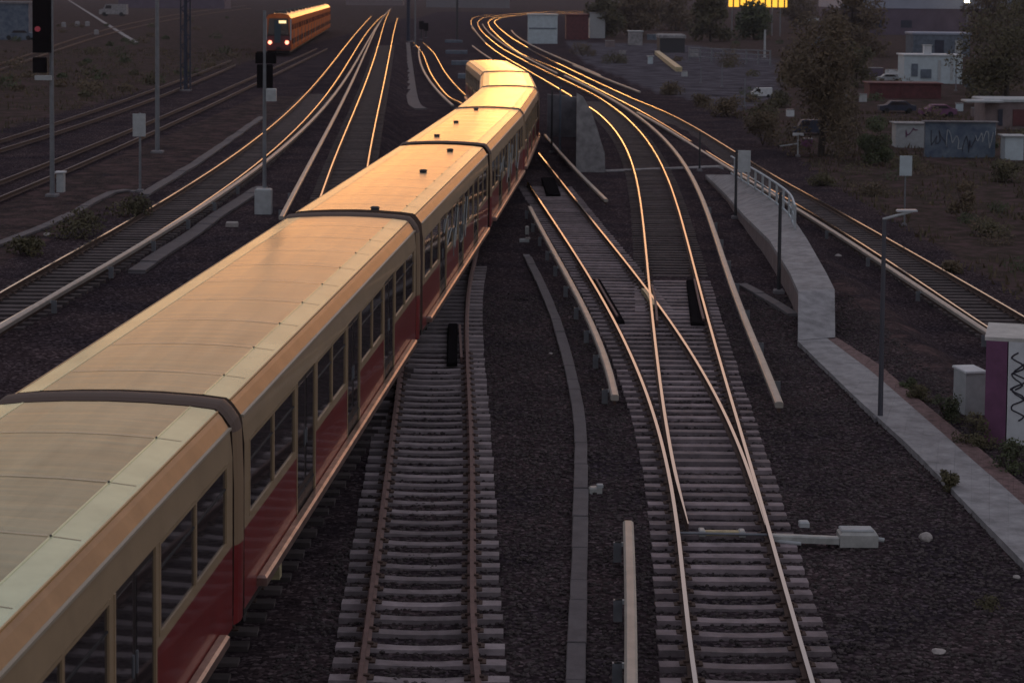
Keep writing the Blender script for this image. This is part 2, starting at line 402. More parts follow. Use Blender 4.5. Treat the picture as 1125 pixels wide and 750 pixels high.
# ------------------------------------------------------------ rails and tracks
RP = [(-.029, 0), (-.029, -.04), (-.012, -.05), (-.012, -.13), (-.065, -.15), (-.065, -.165), (.065, -.165), (.065, -.15), (.012, -.13), (.012, -.05), (.029, -.04), (.029, 0)]
def taper_start(path, L=3.):
    acc = 0; out = []
    for i, p in enumerate(path):
        if i: acc += (p-path[i-1]).length
        out.append(min(1, .25+.75*acc/L))
    return out
def rail(path, parent, rusty=False, wide=1., tp=None):
    b = MB(); mats = ['rail_rust' if rusty is True else 'rail_side']*11+['rail_rust' if rusty is True else (rusty or 'rail_top')]
    b.sweep(path, [(p[0]*wide, p[1]) for p in RP], mats[0], mats, tp=tp)
    return b.build('rail', parent)
def sleeper_mesh(a, bb, m, wd=.26, dip=.0):
    """one sleeper from a to bb (Vectors), its top slightly hollow in the middle"""
    b = MB(); d = bb-a; L = d.length; u = d/L; v = Vector((-u.y, u.x, 0)); n = 9 if dip else 2
    vs = []
    for i in range(n):
        t = i/(n-1); c = a.lerp(bb, t); k = math.sin(math.pi*min(1, max(0, (t-.2)/.6)))**.6 if dip else 0
        h = -dip*k; w_ = wd/2*(1-.18*k)
        for s_, zz in ((-1, -.14), (-.85, h), (.85, h), (1, -.14)):
            vs.append((c.x+v.x*w_*s_, c.y+v.y*w_*s_, c.z+zz))
    fs = [(0, 1, 2, 3), ((n-1)*4+3, (n-1)*4+2, (n-1)*4+1, (n-1)*4)]
    for i in range(n-1):
        for j in range(3): fs.append((i*4+j, (i+1)*4+j, (i+1)*4+j+1, i*4+j+1))
    b.add(vs, fs, m); return b
def sleepers(parent, left, right, y0, y1, m, dip=0., over=.41, sp=.6, maxn=100, jit=.01, drop=-.168, ym=None):
    """ym(y) may give a material per sleeper"""
    y = y0; n = 0; rest = MB()
    while y < y1:
        a, c = at_y(left, y), at_y(right, y)
        if a and c:
            d = (c-a).normalized()
            j = random.uniform(-jit, jit)
            A = a-d*(over+random.uniform(-.015, .015)); B = c+d*(over+random.uniform(-.015, .015))
            A.z += drop+random.uniform(-.006, .006); B.z += drop+random.uniform(-.006, .006); A.y += j; B.y += j
            sb = sleeper_mesh(A, B, m if ym is None else ym(y), dip=dip if not callable(dip) else dip(y))
            if y < 60:
                for e_ in (a, c): sb.box((e_.x, (A.y+B.y)/2, e_.z+drop-.004), (.30, .15, .02), 'rail_side'); sb.box((e_.x, (A.y+B.y)/2, e_.z+drop+.016), (.20, .06, .03), 'rail_side')
            if n < maxn: sb.build('sleeper', parent)
            else: rest.add(sb.v, sb.f, sb.ms[0])
            n += 1
        y += sp
    if rest.v: tag(rest.build('sleeper_row', parent), kind='stuff')

A_L = curve([(394.7, 750), (421, 550), (430.7, 470), (438, 420)], 0, 2, y0=18, y1=46)
A_R = curve([(525, 750), (518.7, 550), (516.5, 470), (514, 398), (512.4, 370), (513, 330), (516, 306), (520, 288)], 0, 4, y0=18, y1=66)
B_LP = [(632, 108), (646.7, 117), (664, 130.7), (677, 145), (686.7, 160), (696, 184), (703, 220), (706, 244), (711, 284), (713, 308), (714.4, 324), (720, 376), (724, 412), (729, 448), (734, 476), (740, 510), (747, 540), (756, 575)]
B_RP = [(653, 104), (677, 121), (700, 141), (716, 160), (732, 192), (742, 220), (752, 256), (766, 308), (778, 348), (790, 390), (804, 440), (816, 480), (824, 514), (836, 550), (845.5, 584), (864, 646.7), (889, 737)]
TOPX = [(560, 15.5), (600, 13.2), (650, 12.2), (720, 12)]
B_L = curve(B_LP, 0, 6, far=[(600, 89), (557, 64), (543, 55), (529, 43), (518, 29), (520, 20), (535, 17)]+TOPX)
B_R = curve(B_RP, 0, 6, y0=18, far=[(620, 88), (600, 78.5), (575, 66), (547, 50), (529, 34), (525, 25), (531, 20), (545, 17.5)]+[(x, y+.7) for x, y in TOPX])
C_L = curve([(578, 200), (590, 212), (604, 236), (620, 262), (634, 284), (650, 308), (676, 352), (696, 396), (716, 448), (727, 488), (736, 530), (745, 585), (750.7, 630.7), (762.7, 737)], 0, 5, y0=18)
C_R = curve([(592, 168), (612, 194), (640, 228), (672, 268), (704, 308), (714.4, 324), (734, 350), (758, 384), (780, 422), (794, 448), (807, 480), (819, 508), (830, 538), (837, 562), (841, 576)], -.008, 5)
E_L = curve([(750, 151), (687, 113), (800, 180), (840, 203), (883, 229), (934, 260), (974, 286), (1024, 318), (1069, 348), (1100, 368), (1180, 417)], ezf, 4,
            far=[(627, 83), (607, 73.5), (587, 65.5), (569, 57), (553, 45), (539, 31), (537, 24), (545, 19.5)]+[(x, y+1.8) for x, y in TOPX])
E_R = curve([(666.7, 97), (700, 109), (737, 126.7), (770, 144), (840, 185), (888, 214), (930, 238), (972, 259), (1026, 290), (1125, 348), (1200, 392)], ezf, 4,
            far=[(647, 86), (620, 73), (593, 60), (575, 49.5), (557, 38), (544, 26), (546, 22)]+[(x, y+2.6) for x, y in TOPX])
F_L = curve([(-60, 355), (0, 322), (50, 293), (120, 253), (214, 200), (250, 174), (292, 144), (328, 112), (352, 84), (372, 61), (390, 38), (408, 18)], .9, 5)
F_R = curve([(-60, 388), (12, 350), (80, 311), (150, 268), (225, 220), (292, 172), (328, 142), (350, 114), (370, 84), (388, 60), (397, 46), (422, 16)], .9, 5)
G_L = curve([(379, 149), (356, 204), (394, 108), (408, 72), (420, 36), (428, 12)], .9, 3, y0=62)
G_R = curve([(410, 149), (404, 180), (418, 108), (428, 60), (437, 20)], .9, 3, y0=62)
J_L = curve([(-40, 167), (0, 152), (60, 133), (140, 108), (200, 90), (250, 66)], .9, 2)
J_R = curve([(-40, 177), (0, 162), (60, 144), (140, 118), (205, 97), (255, 71)], .9, 2)
K_L = curve([(-30, 210), (0, 198), (60, 175), (140, 143), (225, 108), (280, 83)], .9, 2, y1=240)
K_R = curve([(-30, 229), (0, 215), (70, 186), (140, 157), (225, 119), (280, 91)], .9, 2, y1=240)
L_L = curve([(-30, 79), (0, 69), (33, 59), (67, 49), (107, 33), (180, 19), (270, 6)], .9, 3)
L_R = curve([(-30, 86), (0, 75), (33, 65.5), (67, 54.5), (110, 38), (184, 23), (275, 9)], .9, 3)

# the long train's line: its right body side at each coupling
GP = [Vector((-4.42, 4.1, 0)), Vector((-3.22, 22.66, 0)), Vector((-2.0, 41.3, 0)), Vector((-.66, 61.1, 0)), Vector((.50, 79.4, 0)), Vector((1.33, 97.3, 0)), Vector((1.12, 114.6, 0)), Vector((-.2, 132.4, 0))]
def offset(path, d):
    out = []
    for i, p in enumerate(path):
        t = path[min(i+1, len(path)-1)]-path[max(i-1, 0)]; t.z = 0; t.normalize()
        out.append(p+Vector((t.y, -t.x, 0))*d)
    return out
TC = offset(catmull(GP, 1.5), -1.5)
TCx = catmull([TC[0]-Vector((.6, 10, 0))]+TC[::6]+[Vector((-3.0, 143, 0)), Vector((-4.55, 155, 0)), Vector((-7.4, 193, 0)), Vector((-11.0, 252, 0)), Vector((-14.6, 300, 0))], 1.5)
T_L, T_R = offset(TCx, -.752), offset(TCx, .752)

def track(label, L, R, y0, y1, m, dip=0., rusty=False, **k):
    t = empty('railway_track', (L[0].x, L[0].y, L[0].z-.2)); tag(t, label, 'railway track')
    rail(L, t, rusty); rail(R, t, rusty)
    if y1 > y0: sleepers(t, L, R, y0, y1, m, dip, **k)
    return t
tA = track('rusty rail track with grey sleepers right beside the long train, foreground centre', A_L, A_R, 18.4, 45.5, 'sleeper_concrete', .035, rusty=True)
# sleepers where the left rail already runs under the train
yy = 46.; 
while yy < 60:
    c = at_y(A_R, yy); l = at_y(T_L, yy)
    if c and l:
        a = Vector((l.x-.4, yy, -.168)); b_ = Vector((c.x+.42, yy, -.168)); sleeper_mesh(a, b_, 'sleeper_concrete').build('sleeper', tA)
    yy += .6
tT = track('track hidden under the long beige and red train, curving away left behind it', T_L, T_R, 10, 44, 'sleeper_dark', .02)
def outer(y): return
# turnout: the right pair from the foreground to the far curve, the diverging pair going off left
tB = empty('railway_track', (3, 18, -.2)); tag(tB, 'shiny track running straight on from the foreground switch to the far golden curve', 'railway track')
rail(B_L, tB, tp=taper_start(B_L)); rail(B_R, tB)
left_outer = [p for p in C_L if p.y < 52]
sleepers(tB, left_outer, B_R, 18.4, 51.5, 'sleeper_wood', dip=lambda y: .03 if y < 27.6 else 0., over=.42)
sleepers(tB, B_L, B_R, 51.8, 57.5, 'sleeper_wood', over=.42)
# plain covered deck between and beside the rails over the bridge
sleepers(tB, B_L, B_R, 58.5, 150, 'sleeper_dark', drop=-.19)
tC = empty('railway_track', (3, 18, -.2)); tag(tC, 'diverging shiny track crossing left from the foreground switch towards the train', 'railway track')
rail(C_L, tC); rail(C_R, tC, tp=taper_start(C_R))
sleepers(tC, [p for p in C_L if p.y > 51], C_R, 52.1, 88, 'sleeper_wood', over=.42)
tE = track('single track along the embankment at the right edge of the yard', E_L, E_R, 46, 170, 'sleeper_dark')
tF = track('sweeping track left of the train with a covered conductor rail beside it', F_L, F_R, 38, 140, 'sleeper_dark')
tG = track('straight track disappearing behind the train roof, left of the middle', G_L, G_R, 62, 260, 'sleeper_dark')
tJ = track('outer one of the two parallel dim tracks behind the square sign', J_L, J_R, 1, 0, 'sleeper_dark', rusty='rail_dull')
tK = track('inner one of the two parallel dim tracks, passing right behind the square sign', K_L, K_R, 1, 0, 'sleeper_dark', rusty='rail_dull')
tL = track('most distant dim track at the top left, beyond the brown verge', L_L, L_R, 1, 0, 'sleeper_dark', rusty='rail_dull')

# conductor rails
CP = [(-.07, 0), (-.082, .015), (-.082, .10), (-.05, .125), (.05, .125), (.082, .10), (.082, .015), (.07, 0)]
def conductor(label, path, side=1, every=5., wide=1.):
    t = empty('conductor_rail', path[0]); tag(t, label, 'conductor rail')
    b = MB(); b.sweep([p+Vector((0, 0, .0)) for p in path], [(a*wide, z) for a, z in CP], 'cover'); b.build('cover', t)
    b = MB(); b.sweep([p+Vector((0, 0, -.03)) for p in path], [(-.03, -.06), (-.03, .03), (.03, .03), (.03, -.06)], 'rail_side'); b.build('power_rail', t)
    acc = 2.; n = 0
    for p, q in zip(path[:-1], path[1:]):
        acc += (q-p).length
        if acc > every and n < 14 and p.y < 75:
            acc = 0; n += 1; d = (q-p).normalized(); nx_ = Vector((d.y, -d.x, 0))*side
            b = MB(); g = p.z-.24
            b.box((p.x+nx_.x*.17, p.y+nx_.y*.17, g), (.12, .07, .3), 'grey_steel')
            b.box((p.x+nx_.x*.11, p.y+nx_.y*.11, g+.24), (.2, .06, .06), 'light_grey')
            b.build('bracket', t)
    return t
Z = .08
conductor('short conductor rail end between train track and switch, pointing to the lower right', curve([(598, 150), (632, 186), (665, 222)], Z, 1), every=6)
conductor('conductor rail left of the diverging track, ending beside the sleepers', curve([(582, 230), (608, 282), (637, 330), (656, 378), (668, 412), (676, 440)], Z, 3), side=-1, every=3.2)
conductor('foreground conductor rail left of the switch, cut off by the bottom edge', curve([(690, 580), (693, 750)], Z, 1, y0=18), side=-1, every=2.4)
conductor('long conductor rail right of the far curve, ending beside the foreground switch', curve([(620, 84), (646, 96), (669, 109), (694, 124), (713, 138.7), (732, 157), (750, 180), (782, 247), (797, 298), (815, 345), (838, 402), (856, 448)], Z, 5), every=4.5)
conductor('conductor rail along the left side of the embankment track', curve([(700, 125), (720, 136), (768, 164), (800, 187), (840, 211), (876, 232), (930, 265), (964, 289), (1024, 327), (1076, 364), (1150, 410)], lambda y: ezf(y)+Z, 4), side=-1, every=7)
conductor('conductor rail beside the sweeping left track, nearest the train', curve([(-60, 400), (26, 349), (100, 304), (225, 226), (254, 208), (308, 168), (348, 128), (374, 95), (396, 60), (408, 40), (424, 15)], .9+Z, 5), every=5.)
conductor('conductor rail left of the track that vanishes behind the train roof', curve([(322, 216), (326, 208), (352, 164), (372, 120), (378, 108), (396, 68), (412, 38), (429, 10)], .9+Z, 3, y0=62), side=-1)
conductor('far conductor rail between the two tracks of the golden curve', curve([(612, 81.5), (592, 71), (570, 60), (551, 47.5), (537, 36), (530, 27)], Z, 3))
conductor('short conductor rail on the outer side of the golden curve, near its tip', curve([(518, 28), (524, 37), (533, 47)], Z, 2))
conductor('short conductor rail piece behind the last coach, below the golden curve', curve([(519, 51), (530, 59), (540, 66)], Z, 1))
conductor('conductor rail on the inner side of the golden curve beside the pale containers', curve([(660, 84), (630, 71), (600, 58), (575, 45), (562, 34)], Z, 3))
conductor('far short conductor rail beyond the golden curve, beside the grey lot', curve([(629, 72.5), (660, 85), (690, 97), (702, 102)], Z, 1))
conductor('conductor rail left of the train track beyond the roofs', curve([(460, 52), (466, 76), (474, 94), (486, 108), (499, 117)], Z, 2))

# cable troughs
def trough(label, path, wd=.27, m='trough', h=.07):
    t = empty('cable_trough', path[0]); tag(t, label, 'cable trough')
    b = MB(); P = [Vector((p.x, p.y, gz(p.x, p.y)+.03)) for p in path]
    Q = [P[0]]
    for p in P[1:]:
        if (p-Q[-1]).length > .9: Q.append(p)
    # lids one metre long with a thin joint between them
    for a, c in zip(Q[:-1], Q[1:]):
        d = c-a; k = (a+c)/2; b.bbox((k.x, k.y, k.z), (wd+random.uniform(-.01, .01), d.length-.025, h), m, math.atan2(-d.x, d.y)+random.uniform(-.01, .01), .012)
    b.build('lid_row', t)
    b = MB(); b.sweep(P, [(-wd/2+.02, -.2), (-wd/2+.02, .02), (wd/2-.02, .02), (wd/2-.02, -.2)], 'concrete_dark'); b.build('channel', t)
    return t
def gp(pts, z=-.2, step=.8): return catmull([at(x, y, z) for x, y in pts], step)
trough('grey cable trough winding between the train track and the switch', gp([(632, 790), (632, 750), (636, 640), (638, 540), (637, 470), (629, 420), (613, 360), (595, 315), (578, 280)]), .25)
trough('flat grey cable trough between the train roof and the left conductor rail', gp([(150, 330), (195, 297), (240, 262), (288, 228)], -.1), .5)
trough('low cable trough crossing the far left verge from the left edge', gp([(-40, 282), (0, 266), (60, 243), (112, 216), (130, 209), (150, 209)], .75), .34)
trough('cable trough leading from the square sign up to the middle signal', gp([(158, 214), (180, 200), (225, 172), (288, 128)], .75), .42)
trough('straight cable trough right of the vanishing track, beyond the roofs', gp([(447, 50), (450, 84), (454, 112), (462, 120)]), .9)
trough('short trough from the long conductor rail to the concrete abutment', gp([(815, 314), (845, 330), (872, 347)]), .3)
trough('far trough lying at a slant across the top left verge', gp([(75, 0), (110, 22), (150, 47)], .75), .7, 'concrete')

# ------------------------------------------------------------ long train
CL = 17.95
prof = [(1.49, .95), (1.50, 1.9), (1.50, 2.6), (1.475, 3.25), (1.455, 3.34), (1.37, 3.46), (1.32, 3.51), (1.28, 3.54), (1.0, 3.572), (.5, 3.60), (0, 3.61)]
full = prof+[(-x, z) for x, z in prof[-2::-1]]
def loft(b, pts, y0, y1, m, n=1):
    for (a, c) in zip(pts[:-1], pts[1:]):
        b.add([(a[0], y0, a[1]), (a[0], y1, a[1]), (c[0], y1, c[1]), (c[0], y0, c[1])], [(0, 1, 2, 3)], m)
WIN = [(.28, 3.42), (5.28, 8.62), (9.33, 12.67), (14.53, 17.67)]
DOOR = [(3.55, 5.15), (8.175+.54, 9.235), (12.8, 14.4)]
WIN = [(.28, 3.48), (5.25, 8.15), (9.80, 12.70), (14.47, 17.67)]
DOOR = [(3.58, 5.15), (8.25, 9.70), (12.80, 14.37)]
def carriage(parent, loc, rz, redc='train_red', beige='train_beige'):
    c = MB()
    for s in (1, -1):
        # side wall with openings: strips
        def q(y0, y1, z0, z1, m, x0=1.5, x1=1.5): c.add([(s*x0, y0, z0), (s*x0, y1, z0), (s*x1, y1, z1), (s*x1, y0, z1)], [(0, 1, 2, 3) if s > 0 else (3, 2, 1, 0)], m)
        q(0, CL, 2.98, 3.31, beige, 1.5, 1.465)
        edges = sorted([w_ for w_ in WIN]+[d for d in DOOR]); prev = 0
        for a, bq in edges+[(CL, CL)]:
            if a > prev: q(prev, a, 1.93, 2.98, beige); q(prev, a, .95, 1.93, redc)
            prev = bq
        for a, bq in WIN: q(a, bq, .95, 1.93, redc); q(a, bq, 1.93, 2.02, beige)
        q(0, CL, 3.33, 3.46, 'train_band', 1.455, 1.37)
        q(0, CL, 3.46, 3.512, 'train_band', 1.37, 1.32)
        c.box((s*1.465, CL/2, 3.305), (.05, CL, .03), 'gutter')
    for y in (0, CL):     # end walls
        P = [(x, y, z) for x, z in full]
        c.add(P, [tuple(range(len(P)))], 'bellows')
    c.box((0, CL/2, .80), (2.9, CL-.4, .16), 'underframe')
    c.box((0, CL*.5, .35), (2.3, CL*.34, .45), 'underframe')
    c.box((.0, CL/2, 1.05), (2.6, CL-.3, .05), 'underframe')
    body = c.build('carriage', parent); body.location = loc; body.rotation_euler.z = rz
    r = MB()
    loft(r, [(1.32, 3.512), (1.28, 3.54), (1.0, 3.572)], 0, CL, 'train_mint'); loft(r, [(-1.0, 3.572), (-1.28, 3.54), (-1.32, 3.512)], 0, CL, 'train_mint')
    loft(r, [(1.0, 3.572), (.5, 3.60), (0, 3.61), (-.5, 3.60), (-1.0, 3.572)], 0, CL, 'train_roof')
    for x in (1.0, -1.0): r.box((x, CL/2, 3.564), (.022, CL, .012), 'train_mint')
    for s in (1, -1): r.box((s*1.322, CL/2, 3.497), (.02, CL, .028), 'edge_orange')
    y = 1.15
    while y < CL:
        cr = [(.97, 3.581), (.5, 3.606), (0, 3.616), (-.5, 3.606), (-.97, 3.581)]
        loft(r, cr, y, y+.022, 'roof_seam'); loft(r, [(1.275, 3.5425), (1.02, 3.5725)], y, y+.015, 'bellows_tan'); r.tube((1.0, y, 3.57), (1.0, y, 3.588), .013, 'dark_steel', n=6); y += 1.9
    r.build('roof', body)
    for s in (1, -1):
        for a, bq in WIN:
            g = MB(); mid = (a+bq)/2
            g.box((s*1.478, mid, 2.02), (.01, bq-a, .96), 'glass')
            for yy_, ww in ((a+.03, .06), (bq-.03, .06), (mid, .07)): g.box((s*1.49, yy_, 2.02), (.03, ww, .96), 'train_beige')
            g.box((s*1.49, mid, 2.02), (.028, bq-a, .035), 'train_beige'); g.box((s*1.49, mid, 2.94), (.028, bq-a, .035), 'train_beige')
            g.box((s*1.485, mid, 2.68), (.02, bq-a, .02), 'dark_steel')
            g.build('window', body)
        for a, bq in DOOR:
            g = MB(); mid = (a+bq)/2; wq = (bq-a)/2
            for k in (-1, 1):
                cy = mid+k*wq/2
                g.box((s*1.470, cy, 1.0), (.02, wq-.015, 1.97), 'door_dark')
                g.box((s*1.482, cy, 1.45), (.01, wq-.16, 1.44), 'glass')
                g.box((s*1.484, cy, 1.30), (.012, wq-.08, .03), 'dark_steel'); g.box((s*1.49, cy-k*(wq/2-.07), 1.95), (.02, .03, .22), 'grey_steel')
            g.box((s*1.492, a+.03, 1.0), (.03, .05, 1.98), 'train_beige'); g.box((s*1.492, bq-.03, 1.0), (.03, .05, 1.98), 'train_beige')
            g.build('door', body)
        g = MB(); g.bbox((s*1.56, CL/2, 1.0), (.14, CL-1.5, .13), 'step_bar', 0, .03)
        for yb in np.arange(1.2, CL-1, 1.6): g.box((s*1.50, yb, .9), (.05, .05, .12), 'underframe')
        g.build('step_bar', body)
    for yb in (2.6, CL-2.6):
        g = MB()
        for s in (1, -1):
            g.box((s*1.02, yb, .38), (.14, 2.7, .26), 'underframe')
            for k in (-1.1, 1.1):
                g.tube((s*.70, yb+k, .43), (s*.82, yb+k, .43), .42, 'underframe', n=20); g.tube((s*1.08, yb+k, .42), (s*1.2, yb+k, .42), .13, 'dark_steel', n=10)
        g.build('bogie', body)
    return body
train = empty('commuter_train', (TC[0].x, TC[0].y, 0)); tag(train, 'long commuter train with beige roof and dark red sides winding through the foreground', 'train')
cars = []; proto = None
CT = [GP[i] for i in range(8)]
for i in range(7):
    a, b_ = CT[i], CT[i+1]; d = (b_-a).normalized(); n_ = Vector((d.y, -d.x, 0)); L = (b_-a).length
    p = a-n_*1.5+d*((L-CL)/2); rz = math.atan2(-d.x, d.y)
    loc = p-train.location
    if proto is None: c = proto = carriage(train, loc, rz)
    else: c = copy_tree(proto, train); c.location = loc; c.rotation_euler.z = rz
    cars.append((c, p, d, n_))
def hoop(parent, a, d, n_, L=.46):
    # gangway between two coaches: ribbed hoop following the body outline
    b = MB(); c = a-n_*1.5
    def P(x, z, y): return c+n_*x+d*y+Vector((0, 0, z))
    ring = [(x*1.0, z) for x, z in full]
    ysec = np.linspace(-L/2, L/2, 7); rr = [0, .035, .05, .055, .05, .035, 0]
    for k in range(6):
        for j in range(len(ring)-1):
            qs = []
            for (yk, rk) in ((ysec[k], rr[k]), (ysec[k+1], rr[k+1])):
                row = []
                for (x, z) in (ring[j], ring[j+1]):
                    row.append(P(x+math.copysign(rk, x) if z < 3.3 else x*(1+rk*.4), z+(rk-.01 if z > 3.3 else 0), yk))
                qs.append(row)
            zm = (ring[j][1]+ring[j+1][1])/2
            m = 'bellows' if zm > 3.25 else ('train_red' if zm < 1.9 else 'bellows_tan')
            b.add([qs[0][0], qs[1][0], qs[1][1], qs[0][1]], [(0, 1, 2, 3)], m)
    o = b.build('gangway', parent, smooth=False); return o
for i in range(1, 7):
    d = (cars[i][2]+cars[i-1][2]).normalized(); n_ = Vector((d.y, -d.x, 0))
    hoop(train, GP[i], d, n_)
# small round vents along the roofs of the middle coaches
for (x, y) in [(412, 229), (465, 188), (494.5, 165), (480, 149), (501, 134), (523, 120)]:
    p = at(x, y, 3.62)
    for c, cp, d, n_ in cars:
        v = p-cp; v.z = 0
        if 0 < v.dot(d) < CL and abs(v.dot(n_)) < 1.4:
            g = MB(); q = Vector((v.dot(n_), v.dot(d), 3.585)); g.tube(q, q+Vector((0, 0, .05)), .10, 'dark_steel', .09, 12); g.tube(q+Vector((0, 0, .05)), q+Vector((0, 0, .08)), .12, 'dark_steel', .08, 12)
            g.build('roof_vent', c)
# sprayed scribbles across the windows of the second coupling's coaches
def scribble(b, parent_x, y0, y1, z0, z1, n, m, r=.018, seed=1, axis='y'):
    rs = random.Random(seed); pts = []
    for k in range(n): pts.append((y0+(y1-y0)*(k+.5)/n+rs.uniform(-.12, .12)*(y1-y0), rs.uniform(z0, z1)))
    P = catmull([Vector((parent_x, a, z)) for a, z in pts], .05) if axis == 'y' else catmull([Vector((a, parent_x, z)) for a, z in pts], .05)
    for a, c in zip(P[:-1], P[1:]):
        if (c-a).length > .001: b.tube(a, c, r, m, n=5)
for ci, y0, y1, m, sd_ in ((2, 4.2, 8.4, 'graffiti_silver', 5), (2, 8.0, 11., 'graffiti_silver', 8), (3, 2.5, 9.0, 'graffiti_silver', 11), (3, 9, 15, 'graffiti_silver', 31)):
    b = MB(); scribble(b, 1.502, y0, y1, 1.5, 2.9, 10, m, .02, sd_); b.build('graffiti', cars[ci][0])
# little orange end lamp low on the side
b = MB(); b.bbox((1.50, 2.0, .72), (.14, .16, .2), 'brass_yellow', 0, .03); b.build('axle_box', cars[1][0])

# ------------------------------------------------------------ distant train
t2 = empty('double_deck_train', at(306, 60, .9)-Vector((0, 0, .0))); tag(t2, 'tall red double deck train with a golden roof and lit tail lamps, far back left', 'train')
o0 = at(306, 60, .9); o1 = at(357, 31, .9); d2 = (o1-o0); L2 = d2.length; d2.normalize(); n2 = Vector((d2.y, -d2.x, 0)); rz2 = math.atan2(-d2.x, d2.y)
NC = max(3, int(L2/18.4)); 
for i in range(NC):
    b = MB(); y0 = i*18.4; y1 = y0+18.0
    pr = [(1.4, .45), (1.5, .8), (1.5, 3.6), (1.40, 4.05)]
    for s in (1, -1):
        loft(b, [(s*x, z) for x, z in pr][::s], y0, y1, 'orange_red')
    for y in (y0, y1):
        P = [(x, y, z) for x, z in pr+[(1.1, 4.45), (0, 4.62)]+[(-1.1, 4.45)]+[(-x, z) for x, z in pr[::-1]]]
        b.add(P, [tuple(range(len(P)))], 'orange_red')
    b.box((0, (y0+y1)/2, .15), (2.4, 17, .6), 'underframe')
    c = b.build('carriage', t2); c.location = o0-t2.location; c.rotation_euler.z = rz2
    r = MB(); loft(r, [(1.40, 4.05), (1.1, 4.45), (.6, 4.58), (0, 4.62), (-.6, 4.58), (-1.1, 4.45), (-1.40, 4.05)], y0, y1+.3, 'train_roof')
    r.build('roof', c)
    for yv in (5, 13): v_ = MB(); v_.bbox((.0, y0+yv, 4.58), (1.3, 1.5, .26), 'dark_steel', 0, .06); v_.build('roof_unit', c)
    for s in (1, -1):
        for a, e_ in WIN[:4]:
            for zz in (1.15, 2.75): g = MB(); g.box((s*1.5, y0+(a+e_)/2, zz), (.02, e_-a-.3, .62), 'dull_glass'); g.build('window', c)
        for a, e_ in DOOR[::2]:
            g = MB(); g.box((s*1.5, y0+(a+e_)/2, .7), (.03, e_-a, 1.9), 'dark_red'); g.build('door', c)
    if i == 0:
        g = MB(); g.add([(-1.2, -.12, 2.2), (1.2, -.12, 2.2), (1.05, -.05, 4.05), (-1.05, -.05, 4.05)], [(0, 1, 2, 3)], 'glass'); g.box((0, -.05, 2.1), (2.5, .1, .12), 'black'); g.build('windscreen', c)
        g = MB(); g.box((.0, -.08, .5), (2.7, .12, 1.6), 'dark_red'); g.build('front_panel', c)
        g = MB(); g.box((-.1, -.16, 1.3), (.7, .06, 2.5), 'blue_front'); g.build('front_door', c)
        for s in (-1, 1): g = MB(); g.tube((s*.95, -.14, 1.35), (s*.95, -.24, 1.35), .22, 'tail_lamp', n=12); g.build('tail_lamp', c)
        for s in (-1, 1): g = MB(); g.box((s*1.36, -.08, 1.6), (.14, .16, 2.4), 'light_grey'); g.build('corner_trim', c)
        g = MB(); g.box((.45, -.17, 3.5), (.8, .05, .3), 'lit_sign'); g.build('destination_display', c)
        g = MB(); g.box((0, -.35, .5), (.4, .5, .4), 'underframe'); g.build('coupler', c)

# ------------------------------------------------------------ poles, signals, signs
def gnd(px, py, z0=-.2):
    p = at(px, py, z0)
    for _ in range(5): p = at(px, py, gz(p.x, p.y))
    return p
def pole_thing(name, label, cat, px, py, ytop, r, m='grey_steel', group=None):
    p = gnd(px, py); h = hz(px, ytop, p)
    t = empty(name, p); tag(t, label, cat, group)
    b = MB(); b.tube(p-Vector((0, 0, .1)), Vector((p.x, p.y, h)), r, m, r*.8, 10); b.build('post', t)
    b = MB(); b.bbox((p.x, p.y, p.z-.05), (r*5, r*5, .16), 'concrete_dark'); b.build('base', t)
    return t, p, h
def k_at(p): return F/(p.y)
# left big signal
t, p, h = pole_thing('railway_signal', 'tall black signal at the top left with a faint red light', 'signal', 57.5, 216, -14, .09)
K = k_at(p)
b = MB(); zc = hz(0, 58, p); zt = zc+ 2.95
b.bbox((p.x-.42*21.5/K*1.0, p.y-.2, zc), (19/K, .22, zt-zc), 'black', 0, .04); b.build('signal_head', t)
b = MB(); b.tube((p.x-.42, p.y-.33, hz(0, 32, p)), (p.x-.42, p.y-.42, hz(0, 32, p)), .1, 'signal_red', n=12); b.build('lamp', t)
b = MB(); b.bbox((p.x-11.5/K, p.y-.2, hz(0, 80, p)), (14/K, .25, 17/K), 'black', 0, .03); b.build('auxiliary_signal', t)
b = MB(); b.box((p.x-8/K, p.y-.1, hz(0, 88, p)), (18/K, .3, 5/K), 'light_grey'); b.build('bracket', t)
q = gnd(67, 211); t = empty('equipment_cabinet', q); tag(t, 'small pale narrow cabinet at the foot of the tall left signal', 'cabinet')
b = MB(); b.bbox((q.x, q.y, q.z), (8/K, .3, 22/K), 'light_grey', 0, .03); b.build('housing', t)
b = MB(); b.box((q.x, q.y-.02, q.z+22/K), (11/K, .4, .05), 'white_paint'); b.build('lid', t)
# square sign on the left
t, p, h = pole_thing('track_sign', 'pale square sign on a thin post between the left tracks', 'sign', 154, 211, 124, .05)
K = k_at(p); z0, z1 = hz(0, 150, p), hz(0, 125, p)
b = MB(); b.bbox((p.x-.02, p.y-.06, z0), (14/K, .04, z1-z0), 'light_grey', 0, .01); b.build('board', t)
